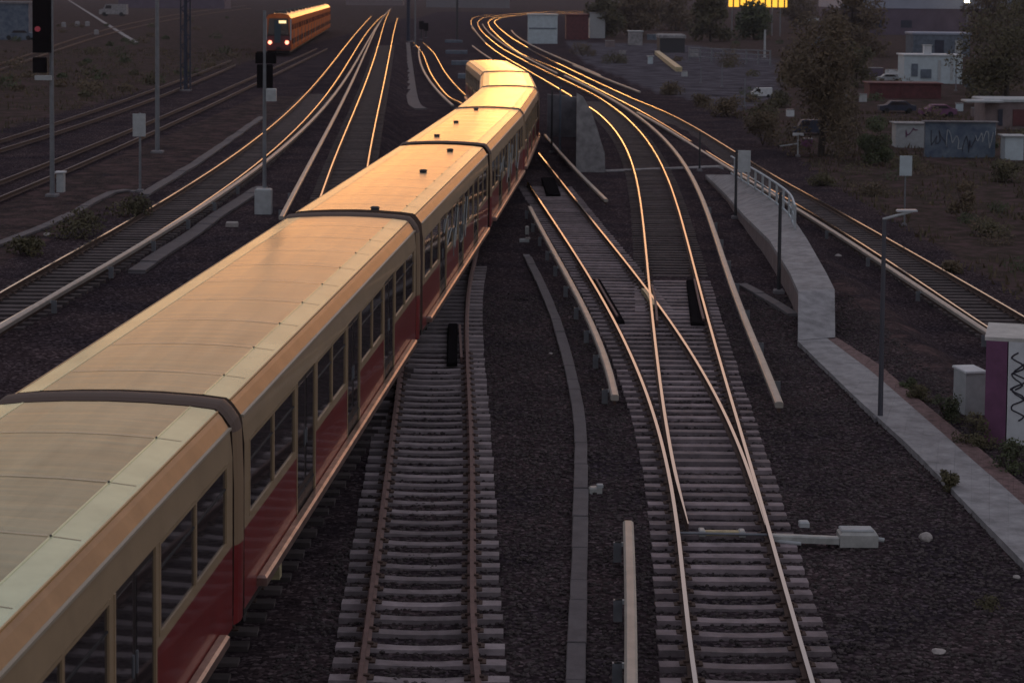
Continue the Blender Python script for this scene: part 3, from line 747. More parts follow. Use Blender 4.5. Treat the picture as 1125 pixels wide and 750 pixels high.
# middle signal
t, p, h = pole_thing('railway_signal', 'black signal seen from behind on a grey post, in front of the distant train', 'signal', 290.5, 234, 12, .07)
K = k_at(p)
b = MB(); z0 = hz(0, 70, p)
b.bbox((p.x+.03, p.y+.12, z0), (22/K, .3, 13/K), 'black', 0, .05); b.build('signal_head', t)
for dx in (-5.2, 5.2): b = MB(); b.bbox((p.x+dx/K, p.y+.1, hz(0, 97, p)), (6.5/K, .2, 26/K), 'black', 0, .02); b.build('signal_box', t)
b = MB(); b.bbox((p.x+8/K, p.y-.15, hz(0, 111, p)), (11/K, .25, 14/K), 'light_grey', 0, .03); b.build('junction_box', t)
b = MB(); b.bbox((p.x, p.y-.25, p.z), (18/K, .4, 28/K), 'light_grey', 0, .04); b.build('base_cabinet', t)
q = gnd(255, 249); t = empty('concrete_block', q); tag(t, 'small pale block lying left of the middle signal base', 'block')
b = MB(); b.bbox((q.x, q.y, q.z), (.4, .25, .16), 'stone_pale', .1, .03); b.build('block', t)
# light mast and wide dark mast on the far left
pole_thing('steel_mast', 'thin grey mast rising behind the square sign', 'mast', 173, 168, -10, .11)
t, p, h = pole_thing('catenary_mast', 'broad dark lattice mast in the far left verge', 'mast', 204, 100, -10, .16, 'dark_blue')
K = k_at(p)
for dx in (-.35, .35): b = MB(); b.box((p.x+dx, p.y, p.z), (.12, .12, h-p.z), 'dark_blue'); b.build('lattice_leg', t)
b = MB(); z = p.z+.5; s = 1
while z < h-.7: b.tube((p.x-.35*s, p.y, z), (p.x+.35*s, p.y, z+.7), .045, 'dark_blue', n=5); z += .7; s = -s
b.build('lattice', t)
t, p, h = pole_thing('catenary_mast', 'dark mast at the top centre, left one of the close pair', 'mast', 448.5, 46, -8, .32, 'dark_blue')
t, p, h = pole_thing('catenary_mast', 'paler slim mast at the top centre, right one of the close pair', 'mast', 456, 52, -8, .12, 'grey_steel')
pole_thing('catenary_mast', 'lone dark mast at the top, between the mast pair and the golden curve', 'mast', 502, 45, -8, .22, 'dark_steel')
for i, (x, y, yt) in enumerate([(463, 44, 24), (468, 42, 26)]):
    t, p, h = pole_thing('railway_signal', ['small dark signal, left one of two by the far track bend', 'small dark signal, right one of two by the far track bend'][i], 'signal', x, y, yt, .12, 'dark_steel')
    b = MB(); b.bbox((p.x, p.y-.2, h-1.3), (.8, .3, 1.4), 'black', 0, .06); b.build('signal_head', t)
# stacked slabs right of the far track
for i, (x0, x1, y, lab) in enumerate([(489, 508, 47, 'farthest grey slab of the slanting row beside the bend'), (490, 513, 59, 'second farthest grey slab of the slanting row'), (496, 515, 71, 'second nearest grey slab of the slanting row'), (504, 519, 86, 'nearest grey slab of the row, just left of the train roof')]):
    a = gnd(x0, y); c = gnd(x1, y); K = k_at(a)
    t = empty('concrete_slab', a); tag(t, lab, 'slab', 'grey slabs in a slanting row'); b = MB(); mx = (a+c)/2
    b.bbox((mx.x, mx.y, a.z-.05), ((c-a).length, 1.2, .5), 'blue_grey', 0, .05); b.build('slab', t)
# right-hand lamp posts
def lamp_post(label, px, py, yt, arm):
    t, p, h = pole_thing('lamp_post', label, 'lamp post', px, py, yt, .055, 'post_grey', 'lamp posts along the walkway')
    h = hz(0, yt, p)
    b = MB(); a = Vector((p.x-.03, p.y, h)); e = a+Vector((.62, .1, .16)); b.tube(a, e, .03, 'light_grey', n=8); b.build('arm', t)
    b = MB(); b.bbox((e.x-.12, e.y, e.z-.01), (.42, .12, .045), 'lamp_glass', .1, .015); b.build('lamp_head', t)
lamp_post('tall lamp post standing at the edge of the foreground walkway', 967, 462, 241, 1)
pole_thing('marker_post', 'dark post standing against the concrete abutment below the railing', 'post', 855.5, 322, 211, .06, 'dark_steel')
t, p, h = pole_thing('track_sign', 'grey blue board on a dark post beside the bridge railing', 'sign', 808, 240, 164, .06, 'dark_steel')
K = k_at(p); b = MB(); b.bbox((p.x+8.5/K, p.y-.05, hz(0, 189, p)), (14/K, .05, 24/K), 'light_grey', 0, .01); b.build('board', t)
pole_thing('marker_post', 'short dark post before the railing where the tracks split', 'post', 768.5, 188, 145, .05, 'dark_steel')
t, p, h = pole_thing('track_sign', 'pale upright board on a thin post in the right verge', 'sign', 993.5, 248, 172, .035)
K = k_at(p); b = MB(); b.bbox((p.x, p.y-.05, hz(0, 193, p)), (13.5/K, .04, 22/K), 'white_blue', 0, .01); b.build('board', t)
t, p, h = pole_thing('lamp_post', 'farthest lamp post, standing in the right verge below the big tree', 'lamp post', 876.5, 172, 149, .05, 'light_grey', 'lamp posts along the walkway')
b = MB(); b.bbox((p.x, p.y, h), (.6, .25, .14), 'white_paint', 0, .04); b.build('lamp_head', t)
b = MB(); b.tube((p.x, p.y, h-.45), (p.x-1., p.y, h-.6), .04, 'light_grey'); b.build('arm', t)
pole_thing('marker_post', 'thin post against the grey wing wall, right one of two', 'post', 615, 172, 95, .06, 'blue_grey')
pole_thing('marker_post', 'thin post against the grey wing wall, left one of two', 'post', 606, 168, 98, .06, 'dark_steel')

# ------------------------------------------------------------ bridge parts on the right
wk = MB()
PL = [(1190, 690), (1125, 623), (1060, 556), (1000, 494), (940, 440), (876, 377)]
PR = [(1190, 600), (1125, 536), (1060, 482), (1010, 441), (965, 402), (918, 372)]
def split(PL, PR, t): return [(a[0]+(b[0]-a[0])*t, a[1]+(b[1]-a[1])*t) for a, b in zip(PL, PR)]
MID = split(PL, PR, .74)
def strip(name, A, B, m, zt, z0, lab=None):
    b = MB(); a = [at(x, y, -.2) for x, y in A]; c = [at(x, y, -.2) for x, y in B]
    n = 16 if m == 'concrete' else 60
    def smp(P, t):
        k = t*(len(P)-1); i = min(int(k), len(P)-2); return P[i].lerp(P[i+1], k-i)
    for k in range(n):
        t0, t1 = k/n, (k+1)/n-.018/57; z_ = zt+random.uniform(-.004, .004)
        b.prism([(smp(c, t1).x, smp(c, t1).y), (smp(c, t0).x, smp(c, t0).y), (smp(a, t0).x, smp(a, t0).y), (smp(a, t1).x, smp(a, t1).y)][::-1], z0, z_, m)
    o = b.build(name); o['kind'] = 'structure'; return o
strip('walkway', PL, MID, 'concrete', -.13, -.6)
strip('paver_strip', MID, PR, 'brick_paver', -.145, -.6)
# abutment block
t = empty('abutment', at(896, 377, -.2)); tag(t, 'raised pale concrete abutment with a bent outline at the end of the walkway', 'abutment')
TZ = .95
LE = [(877, 320), (868, 300), (845, 263), (818, 237), (796, 212), (775, 192)]
RE = [(917, 318), (908, 300), (887, 263), (869, 236), (842, 215), (806, 192)]
LZ = [.6, .6, .55, .28, .06, 0.]; RZ = [.6, .62, .65, .6, .55, .5]
a = [at(x, y, z) for (x, y), z in zip(LE, LZ)]; c = [at(x, y, z) for (x, y), z in zip(RE, RZ)]
f0 = at(876.5, 377, -.2); f1 = at(917.5, 374, -.2)
f0.z = f1.z = -.12; a = [f0]+a; c = [f1]+c; LZ = [-.12]+LZ; RZ = [-.12]+RZ
bw, bc = MB(), MB()
def sub(P): return [v for p, q in zip(P[:-1], P[1:]) for v in (p, p.lerp(q, .5))]+[P[-1]]
a, c = sub(a), sub(c)
for i in range(len(a)-1):
    A0, A1, C0, C1 = a[i], a[i+1], c[i], c[i+1]
    def quad(bb, p, q, u, v, m): bb.add([p, q, u, v], [(0, 1, 2, 3)], m)
    dz = Vector((0, 0, -.12)); ov = Vector((.05, .0, 0)); dn = Vector((0, 0, -1.2))
    quad(bc, A0, C0, C1, A1, 'concrete'); quad(bc, A0+dz, A0, A1, A1+dz, 'concrete'); quad(bc, C1+dz, C1, C0, C0+dz, 'concrete'); quad(bc, A1+dz, C1+dz, C0+dz, A0+dz, 'concrete')
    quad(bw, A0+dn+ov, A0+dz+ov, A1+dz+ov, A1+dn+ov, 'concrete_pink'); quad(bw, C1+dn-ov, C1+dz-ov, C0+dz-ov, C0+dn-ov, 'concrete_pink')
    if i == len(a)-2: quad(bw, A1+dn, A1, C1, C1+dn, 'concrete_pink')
bw.build('wall', t); bc.build('coping', t)
c = c[::2]
# railing on its right edge
t = empty('bridge_railing', c[3]); tag(t, 'pale blue grey post railing along the right edge of the abutment', 'railing')
RL = catmull([Vector((p.x-.12, p.y, p.z)) for p in [at(877, 252, .62)]+c[4:]], .4)
HR = .8
b = MB(); b.sweep([p+Vector((0, 0, HR)) for p in RL], [(-.03, -.02), (-.03, .03), (.03, .03), (.03, -.02)], 'white_blue'); b.build('handrail', t)
b = MB(); b.sweep([p+Vector((0, 0, .08)) for p in RL], [(-.02, -.02), (-.02, .02), (.02, .02), (.02, -.02)], 'white_blue'); b.build('bottom_rail', t)
b = MB(); cum = [0.]
for p, q in zip(RL[:-1], RL[1:]): cum.append(cum[-1]+(q-p).length)
for k_ in range(int(cum[-1]/1.9)+1):
    d_ = k_*1.9; xyz = [float(np.interp(d_, cum, [p[i_] for p in RL])) for i_ in range(3)]
    pb = MB(); pb.box(xyz, (.085, .05, HR), 'light_grey'); pb.build('post', t)
b.sweep([p+Vector((0, 0, HR*.5)) for p in RL], [(-.015, -.015), (-.015, .015), (.015, .015), (.015, -.015)], 'white_blue')
b.build('middle_rail', t)
# kerb beam across the deck end
a_, c_ = at(664, 186, -.13), at(792, 181, -.13); d = c_-a_
t = empty('kerb_beam', a_); tag(t, 'low concrete beam crossing under the rails at the bridge end', 'beam')
for xa, xb in ((a_, c_),):
    b = MB(); m_ = (xa+xb)/2; b.bbox((m_.x, m_.y, -.4), ((xb-xa).length, .5, .225), 'concrete', math.atan2(d.y, d.x), .03); b.build('beam', t)
# wing wall
wp = at(634, 188, -.2); K = k_at(wp); y0 = wp.y
def wx(px, py=188): return at(px, 188, -.2).x
t = empty('wing_wall', wp); tag(t, 'grey concrete wing wall with a sweeping top beside the train bend', 'wall')
out = [(633, 103), (640, 107), (649, 122), (655, 140), (660, 156), (664, 168), (665, 188)]
P = [(wx(633), hz(633, 103, wp))]+[(wx(x), hz(x, y, wp)) for x, y in out[1:-1]]+[(wx(665), -.5), (wx(633), -.5)]
def slab(P, y, th, m, name, parent, mt=None):
    b = MB(); n = len(P); vs = [(x, y, z) for x, z in P]+[(x, y+th, z) for x, z in P]
    b.add(vs, [tuple(range(n)), tuple(range(2*n-1, n-1, -1))]+[((i+1) % n, i, n+i, n+(i+1) % n) for i in range(n)], m); return b.build(name, parent)
slab(P, y0, .5, 'concrete', 'wall_panel', t)
bp_ = at(618, 150, -.2); yb_ = bp_.y
def wb(px): return at(px, 150, -.2).x
P2 = [(wb(601), hz(0, 104, bp_)), (wb(618), hz(0, 105, bp_)), (wb(634), hz(0, 107, bp_)), (wb(634), -.5), (wb(601), -.5)]
slab(P2, yb_, .5, 'concrete_blue', 'wall_panel', t)
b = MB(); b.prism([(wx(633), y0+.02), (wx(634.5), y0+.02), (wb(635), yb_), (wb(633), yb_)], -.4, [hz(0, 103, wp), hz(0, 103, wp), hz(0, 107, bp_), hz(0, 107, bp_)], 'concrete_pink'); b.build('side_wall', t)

# ------------------------------------------------------------ switch gear
t = empty('point_machine', at(940, 598, -.2)); tag(t, 'grey point machine box on a bracket right of the foreground switch', 'point machine')
p = at(943, 600, -.2); b = MB(); b.bbox((p.x, p.y+.1, -.2), (.60, .34, .24), 'machine_grey', 0, .05); b.box((p.x, p.y+.1, -.24), (.52, .28, .05), 'black'); b.build('housing', t)
b = MB(); b.bbox((p.x-.02, p.y+.1, .042), (.52, .26, .03), 'light_grey', 0, .02); b.build('lid', t)
q = at(845, 591, -.12); q2 = at(922, 594, -.12); b = MB(); m_ = (q+q2)/2; b.bbox((m_.x, m_.y, -.16), ((q2-q).length, .13, .11), 'machine_grey', math.atan2(q2.y-q.y, q2.x-q.x), .02); b.build('drive_arm', t)
q = at(884, 590, -.2); b = MB(); b.bbox((q.x, q.y+.1, -.05), (.16, .16, .09), 'light_grey', 0, .02); b.build('lock_box', t)
a_, c_ = at(742, 585, -.1), at(880, 588, -.1); b = MB(); b.tube(a_, c_, .022, 'grey_steel'); b.build('throw_rod', t)
q = at(880, 597, -.15); q2 = at(850, 594, -.15); b = MB(); b.tube(q2, q, .03, 'light_grey'); b.build('throw_rod', t)
q = at(966, 596, -.12); b = MB(); b.tube(p+Vector((.28, .1, .1)), p+Vector((.42, .08, .08)), .035, 'light_grey'); b.build('crank_socket', t)
t = empty('locking_bar', at(793, 584, -.1)); tag(t, 'brass coloured switch bar lying between the two foreground rails', 'switch bar')
a_, c_ = at(771, 584, -.13), at(815, 585, -.13); m_ = (a_+c_)/2
b = MB(); b.bbox((m_.x, m_.y, -.17), ((c_-a_).length, .10, .07), 'brass_yellow', 0, .02); b.build('bar', t)
for q in (a_, c_): b = MB(); b.bbox((q.x, q.y, -.18), (.1, .2, .1), 'machine_grey', 0, .02); b.build('clamp', t)
# guard blocks beside the rails
def guard(label, x0, x1, y0, y1, lean=0., short=None):
    a = at((x0+x1)/2, y1, -.12); c = at((x0+x1)/2+lean, y0, -.12); K = k_at(a); d = c-a
    t = empty('guard_block', (a.x, a.y, -.2)); tag(t, label, 'guard block', 'black blocks beside the rails')
    b = MB(); m_ = (a+c)/2; b.bbox((m_.x, m_.y, -.19), ((x1-x0)/K*.8, d.length, .12), 'black', math.atan2(-d.x, d.y), .03); b.build('block', t)
    if short:
        L = [at(x, y, -.02) for x, y in short]; b = MB(); b.sweep(catmull(L, 1), [(-.03, -.13), (-.03, 0), (.03, 0), (.03, -.13)], 'rail_rust'); b.build('check_rail', t)
guard('black block in the rusty track beside the long train', 489, 504, 357, 399, 1, [(507, 392), (505, 356)])
guard('black block left of the right rail, by the long conductor rail', 757, 776, 309, 356, -6, [(773, 350), (768, 330), (763, 306)])
guard('black block inside the left rail of the diverging track', 672, 688, 308, 354, -26, [(678, 346), (664, 322), (655, 306)])
guard('black block under the bend of the train, at the start of the diverging track', 598, 618, 196, 214, -6)
# frog
t = empty('crossing_frog', at(714, 324, -.1)); tag(t, 'brassy crossing piece where the two switch rails intersect', 'crossing frog')
b = MB(); P = [at(708, 316, -.005), at(714.4, 324, -.005), at(719, 334, -.005)]; b.sweep(catmull(P, .5), [(-.09, -.15), (-.09, -.012), (.09, -.012), (.09, -.15)], 'brass_yellow'); b.build('casting', t)
b = MB(); P = [at(716, 312, 0), at(720, 330, 0), at(722, 352, 0)]; b.sweep(catmull(P, .5), [(-.03, -.15), (-.03, 0), (.03, 0), (.03, -.15)], 'rail_rust'); b.build('wing_rail', t)
# small boxes and stones by the tracks
def small(name, label, cat, px, py, dim, m, rz=0., two=None):
    q = gnd(px, py); t = empty(name, q); tag(t, label, cat)
    b = MB(); b.bbox((q.x, q.y, q.z-.02), dim, m, rz, min(dim)*.2); b.build('housing', t)
    if two: b = MB(); b.bbox((q.x+dim[0]*.35, q.y-.02, q.z+dim[2]-.03), (dim[0]*.5, dim[1]*.6, .06), two, rz, .01); b.build('lid', t)
small('track_box', 'small pale box on the right edge of the winding cable trough', 'box', 654, 541, (.22, .16, .13), 'machine_grey', .1, 'light_grey')
small('track_box', 'low pale box above the upper end of the winding cable trough', 'box', 576, 266, (.34, .2, .14), 'light_grey', 0, 'stone_pale')
small('track_box', 'small upright box just behind the pale trough box, near the train bend', 'box', 579, 257, (.14, .14, .3), 'machine_grey')
def stone(label, px, py, r, m='stone_pale', fl=.6):
    import bmesh
    q = gnd(px, py); bm = bmesh.new(); bmesh.ops.create_icosphere(bm, subdivisions=2, radius=r)
    for v in bm.verts:
        n = noise.noise(v.co*(1.6/r)+Vector((px, py, 0)))
        v.co *= 1+.28*n; v.co.z *= fl
    me = bpy.data.meshes.new('stone'); bm.to_mesh(me); bm.free(); me.materials.append(M[m])
    o = bpy.data.objects.new('stone', me); sc.collection.objects.link(o); o.location = q+Vector((0, 0, r*fl*.5)); tag(o, label, 'stone', 'loose pale stones in the ballast')
stone('pale rounded stone right of the point machine', 1017, 593, .11, fl=.8)
stone('flat pale stone low in the right foreground', 1031, 717, .10, fl=.4)
stone('tiny pale stone by the walkway edge at the right', 1117, 635, .06)
stone('tiny pale stone beside the winding trough', 605, 389, .05)
stone('small stone in the verge left of the sweeping track', 52, 259, .12)
stone('small grey stone in the dark ballast below the embankment track', 921, 282, .12, fl=.5)

# cabinets at the right edge
q = gnd(1068, 456); t = empty('equipment_cabinet', q); tag(t, 'white grey metal cabinet with a bright slanted lid before the graffiti container', 'cabinet')
K = k_at(q); w_ = 23/K
b = MB(); b.bbox((q.x, q.y+.3, q.z-.1), (w_, .62, .98), 'light_grey', .18, .02); b.build('housing', t)
b = MB(); b.bbox((q.x, q.y+.3, q.z+.88), (w_+.05, .7, .05), 'white_paint', .18, .015); b.build('lid', t)
q = gnd(1081, 486); t = empty('shipping_container', q); tag(t, 'purple and white painted container with black scribbles at the right edge', 'container')
K = k_at(q); ang = -.28; L = 3.6; H_ = hz(0, 371, q)-q.z
ux = Vector((math.cos(ang), math.sin(ang), 0)); uy = Vector((-ux.y, ux.x, 0))
def cb(o, w_, d_, z, h_, m, name):
    b = MB(); c0 = q+ux*(o+w_/2)+uy*(d_/2); b.box((c0.x, c0.y, z), (w_, d_, h_), m, ang); b.build(name, t)
zb = q.z-.25; segs = [(0, .40, 'purple_paint'), (.42, .38, 'white_paint'), (.82, .5, 'purple_paint'), (1.34, .4, 'white_paint'), (1.76, 1.8, 'purple_paint')]
for o_, w_, m_ in segs: cb(o_, w_, 1.6, zb, H_+.2, m_, 'side_panel')
cb(-.03, L+.06, 1.72, zb+H_+.2, .07, 'cab_top', 'roof')
b = MB()
for sx, z0_, sd_ in ((.44, 1.15, 3), (.46, .95, 14), (.43, .55, 21), (.86, .9, 6), (1.36, .6, 9)):
    rs = random.Random(sd_); pts = [q+ux*(sx+.17+.14*math.sin(k*1.9+sd_)+rs.uniform(-.04, .04))-uy*.004+Vector((0, 0, z0_+.65-.13*k*.8)) for k in range(8)]
    P = catmull(pts, .03)
    for a, c in zip(P[:-1], P[1:]): b.tube(a, c, .016, 'graffiti_ink', n=5)
b.build('graffiti', t)

# ------------------------------------------------------------ vegetation
def leafball(b, c, r, n, m, sz, flat=1.):
    for _ in range(n):
        d = Vector((random.gauss(0, 1), random.gauss(0, 1), random.gauss(0, 1))); d.normalize(); k = random.random()**.4
        p = c+Vector((d.x*r*k, d.y*r*k, d.z*r*k*flat)); u = Vector((random.gauss(0, 1), random.gauss(0, 1), random.gauss(0, 1))).normalized(); v = u.orthogonal().normalized()
        s = sz*random.uniform(.5, 1.3); b.add([p-u*s, p+v*s*.5, p+u*s, p-v*s*.5], [(0, 1, 2, 3)], m)
def tree(label, px, py, ytop, wpx, m='leaf_brown', n=5000, sz=.14, group=None, name='tree', zbase=None):
    p = gnd(px, py); K = k_at(p); H_ = hz(0, ytop, p)-p.z; R = wpx/K/2
    t = empty(name, p); tag(t, label, 'tree' if name == 'tree' else 'bush', group)
    tr = MB(); top = p+Vector((0, 0, H_*.8)); tr.tube(p-Vector((0, 0, .2)), p+Vector((.1, 0, H_*.45)), H_*.025, 'bark', H_*.016); tr.tube(p+Vector((.1, 0, H_*.45)), top, H_*.016, 'bark', H_*.004)
    cl = []
    for k in range(26):
        a = random.uniform(0, 6.28); zz = random.uniform(.12, 1); rr = R*math.sin(math.pi*(.2+.72*zz))**.6*random.uniform(.25, .86)
        c = p+Vector((math.cos(a)*rr, math.sin(a)*rr, H_*zz*.9)); cl.append(c)
        if k < 12: tr.tube(p+Vector((.05, 0, H_*(.25+.4*zz*.5))), c, H_*.007, 'bark', H_*.002, 5)
    tr.build('trunk', t)
    b = MB()
    for c in cl: leafball(b, c, R*random.uniform(.26, .46), n//26, m, sz, .9)
    b.build('crown', t)
tree('big brown green tree in front of the container yard', 902, 172, 14, 122, 'leaf_brown', 11000, .11)
tree('dark tree with a spreading crown at the right edge, behind the graffiti wall', 1105, 118, -6, 110, 'leaf_olive', 7000, .15)
tree('pale brown tree at the top, right of the hall roof corner', 935, 62, -12, 80, 'leaf_brown', 4500, .3)
for i, (x, y, yt, wd, m) in enumerate([(665, 42, -4, 50, 'leaf_olive'), (700, 40, -8, 60, 'leaf_brown'), (742, 34, -10, 66, 'leaf_brown'), (780, 46, -6, 56, 'leaf_olive'), (828, 44, 2, 50, 'leaf_green'), (872, 30, -8, 60, 'leaf_brown'), (1085, 46, -10, 70, 'leaf_brown'), (1120, 40, -10, 60, 'leaf_olive')]):
    tree(['leftmost tree of the far row, right of the freight boxes', 'second tree from the left in the far row', 'third tree from the left in the far row, wide and brownish', 'tree of the far row behind the pale fence', 'dark tree below the yellow sign', 'tree behind the big brown green tree', 'far tree between hall and right edge', 'far tree cut by the right edge'][i], x, y, yt, wd, m, 3600, .35, 'trees in the far row')
def bush(label, px, py, ytop, wpx, m, n=1600, sz=.09, group=None):
    p = gnd(px, py); K = k_at(p); H_ = hz(0, ytop, p)-p.z; R = wpx/K/2
    t = empty('bush', p); tag(t, label, 'bush', group)
    b = MB()
    for k in range(12):
        a = random.uniform(0, 6.28); zz = random.random(); rr = R*random.uniform(.1, .75)*(1-.4*zz)
        leafball(b, p+Vector((math.cos(a)*rr, math.sin(a)*rr, H_*(.15+.65*zz))), max(R*.36, .06), n//12, m, sz, .8)
    b.build('foliage', t)
    b = MB()
    for k in range(7): a = random.uniform(0, 6.28); b.tube(p, p+Vector((math.cos(a)*R*.5, math.sin(a)*R*.5, H_*.8)), .02, 'bark', .006, 5)
    b.build('stems', t)
bush('dark round bush below the big tree', 955, 182, 124, 62, 'leaf_green', 3600)
bush('low olive bush in the right verge', 1060, 240, 190, 46, 'leaf_brown', 900, .08)
bush('shrub left of the big tree near the far lamp post', 838, 160, 118, 60, 'leaf_brown', 2000)
bush('thin shrub at the right of the verge near the graffiti wall', 1105, 200, 172, 50, 'leaf_olive', 1000)
for i, (x, y, yt, wd) in enumerate([(1012, 440, 420, 40), (1040, 462, 432, 52), (1072, 492, 450, 56), (1108, 520, 480, 60), (1042, 540, 512, 30), (1000, 428, 414, 26)]):
    bush(['weeds at the walkway edge left of the white cabinet', 'weed clump in front of the white cabinet', 'weed clump at the foot of the purple container', 'dense weeds below the container, nearest the right edge', 'small weed tuft growing in the walkway', 'tiny weeds where the verge begins beside the pavers'][i], x, y, yt, wd, 'leaf_green' if i % 2 else 'leaf_olive', 900, .035, 'weeds along the walkway')
bush('low weeds in the right foreground ballast', 1088, 668, 654, 44, 'leaf_olive', 300, .025)
for i, (x, y, yt, wd) in enumerate([(90, 262, 232, 90), (150, 238, 216, 70), (30, 280, 262, 60)]):
    bush(['low weeds in the verge below the square sign, middle clump', 'low weeds in the verge beside the post of the square sign', 'low weeds in the verge by the left edge'][i], x, y, yt, wd, 'leaf_olive', 900, .06, 'weeds in the left verge')
# verge grass, left and right
b = MB()
for _ in range(26000):
    if random.random() < .5: x = random.uniform(15.4, 40); y = random.uniform(42, 140)
    else: x = random.uniform(-60, -26.8); y = random.uniform(90, 240)
    if noise.noise((x*.3, y*.15, 9)) < -.05: continue
    z = gz(x, y); h = random.uniform(.1, .38); a = random.uniform(0, 6.28); w_ = random.uniform(.03, .07)
    dx, dy = math.cos(a)*w_, math.sin(a)*w_; lx, ly = random.uniform(-.12, .12), random.uniform(-.12, .12)
    b.add([(x-dx, y-dy, z), (x+dx, y+dy, z), (x+lx, y+ly, z+h)], [(0, 1, 2)], random.choice(['leaf_brown', 'leaf_olive', 'leaf_brown']))
tag(b.build('verge_grass'), 'dry brown grass over the verges left and right of the tracks', 'grass', kind='stuff')

# loose ballast stones near the camera
import bmesh
bm = bmesh.new(); bmesh.ops.create_icosphere(bm, subdivisions=1, radius=1); bv = np.array([v.co[:] for v in bm.verts]); bf = np.array([[v.index for v in f.verts] for f in bm.faces]); bm.free()
NS = 40000; V = []; Fc = []; k = 0
for _ in range(NS*3):
    y = 19+ (random.random()**1.3)*36; x = random.uniform(-3.4-.0*y, 9.8)
    if x < -3.2+.065*(y-22.6)+.1: continue
    if k >= NS: break
    onb = False
    z = gz(x, y); r = random.uniform(.018, .042)
    v = bv*(1+.35*(rng.random((len(bv), 1))-.5))*np.array([r*random.uniform(.8, 1.4), r*random.uniform(.8, 1.4), r*random.uniform(.6, .9)])
    a = random.uniform(0, 6.28); R = np.array([[math.cos(a), -math.sin(a), 0], [math.sin(a), math.cos(a), 0], [0, 0, 1]])
    V.append(v@R+np.array([x, y, z+r*.2])); Fc.append(bf+k*len(bv)); k += 1
V = np.concatenate(V); Fc = np.concatenate(Fc)
me = bpy.data.meshes.new('ballast_stones'); me.from_pydata(V.tolist(), [], Fc.tolist())
mat('ballast_stone', (.072, .058, .058), .95, var=.75, scale=9, spec=.2); me.materials.append(M['ballast_stone'])
o = bpy.data.objects.new('ballast_stones', me); sc.collection.objects.link(o); tag(o, 'loose dark crushed stones between the foreground tracks', 'ballast', kind='stuff')

# ------------------------------------------------------------ far buildings and yard
def bld(name, label, cat, x0, x1, yb, yt, m, mr=None, depth=6., roofh=.3, group=None, dy=0, wins=None):
    a, c = gnd(x0, yb), gnd(x1, yb); c.y = a.y; h = hz(0, yt, a); wdt = c.x-a.x
    t = empty(name, ((a.x+c.x)/2, a.y, a.z)); tag(t, label, cat, group)
    b = MB(); b.box(((a.x+c.x)/2, a.y+depth/2, a.z-.3), (wdt, depth, h-a.z+.3), m); b.build('wall', t)
    if mr: b = MB(); b.bbox(((a.x+c.x)/2, a.y+depth/2, h), (wdt+.3, depth+.3, roofh), mr, 0, roofh*.3); b.build('roof', t)
    for wx_, wy, ww, wh, wm in (wins or []):
        K = k_at(a); pb = MB(); pb.box((at(wx_, yb, a.z).x, a.y-.03, hz(0, wy, a)), (ww/K, .08, wh/K), wm); pb.build('window' if wm != 'light_grey' else 'panel', t)
    return t, a, c, h
bld('warehouse', 'long low hall with a pale blue roof at the top right', 'warehouse', 925, 1240, 38, 9, 'hall_wall', 'hall_roof', 30, 3.5, wins=[(960, 30, 12, 8, 'dark_blue'), (990, 30, 12, 8, 'dark_blue'), (1100, 30, 12, 8, 'dark_blue')])
t, a, c, h = bld('site_container', 'white container unit with a small chimney in the yard at the right', 'container', 993, 1054, 92, 61, 'white_blue', 'white_paint', 3., .12, wins=[(1004, 84, 7, 14, 'blue_grey'), (1016, 86, 12, 10, 'blue_grey'), (1030, 88, 3, 22, 'light_grey'), (1043, 88, 3, 22, 'light_grey')])
K = k_at(a); b = MB(); q = Vector((at(1018, 92, a.z).x, a.y+.5, h)); b.box(q, (8/K, 8/K, 11/K), 'white_paint'); b.box(q+Vector((0, 0, 11/K)), (10/K, 10/K, .06), 'light_grey'); b.build('chimney', t)
bld('shed', 'blue grey shed standing behind the white container', 'shed', 1003, 1062, 62, 38, 'blue_grey', 'hall_roof', 5, .3, wins=[(1030, 58, 10, 14, 'dark_blue'), (1050, 58, 8, 14, 'light_grey')])
bld('site_container', 'dark red low container in front of the white one', 'container', 955, 1030, 108, 92, 'dark_red', 'dark_red', 2.4, .1, wins=[(970, 104, 3, 10, 'dark_red'), (990, 104, 3, 10, 'dark_red')])
t, a, c, h = bld('garden_wall', 'low wall sprayed with blue graffiti at the right', 'wall', 1016, 1092, 173, 134, 'graffiti_blue', 'concrete_dark', .3, .06)
b = MB()
for i_ in range(4): scribble(b, a.y-.02, a.x+.3+i_*.85, a.x+1.2+i_*.85, a.z+.3, h-.3, 9, 'light_grey' if i_ % 2 else 'graffiti_ink', .02, 40+i_, 'x')
b.build('graffiti', t)
t, a, c, h = bld('utility_box', 'pale grey box with purple scribbles left of the blue graffiti wall', 'box', 984, 1014, 162, 136, 'light_grey', 'concrete', 1.2, .06)
b = MB(); scribble(b, a.y-.02, a.x+.5, a.x+1.3, a.z+.3, h-.2, 9, 'purple_paint', .03, 77, 'x'); b.build('graffiti', t)
t, a, c, h = bld('kiosk', 'open kiosk with a pale flat roof at the right edge', 'kiosk', 1082, 1140, 142, 112, 'concrete_pink', 'light_grey', 3, .2, wins=[(1118, 138, 14, 18, 'dark_red'), (1098, 138, 5, 18, 'dark_blue')])
b = MB(); b.bbox((a.x-.3, a.y-.4, h+.02), (2.4, 1.6, .12), 'light_grey', 0, .03); b.build('canopy', t)
bld('utility_box', 'white and blue box with dark scribbles at the far right', 'box', 1104, 1124, 176, 150, 'white_blue', 'light_grey', 1., .06)
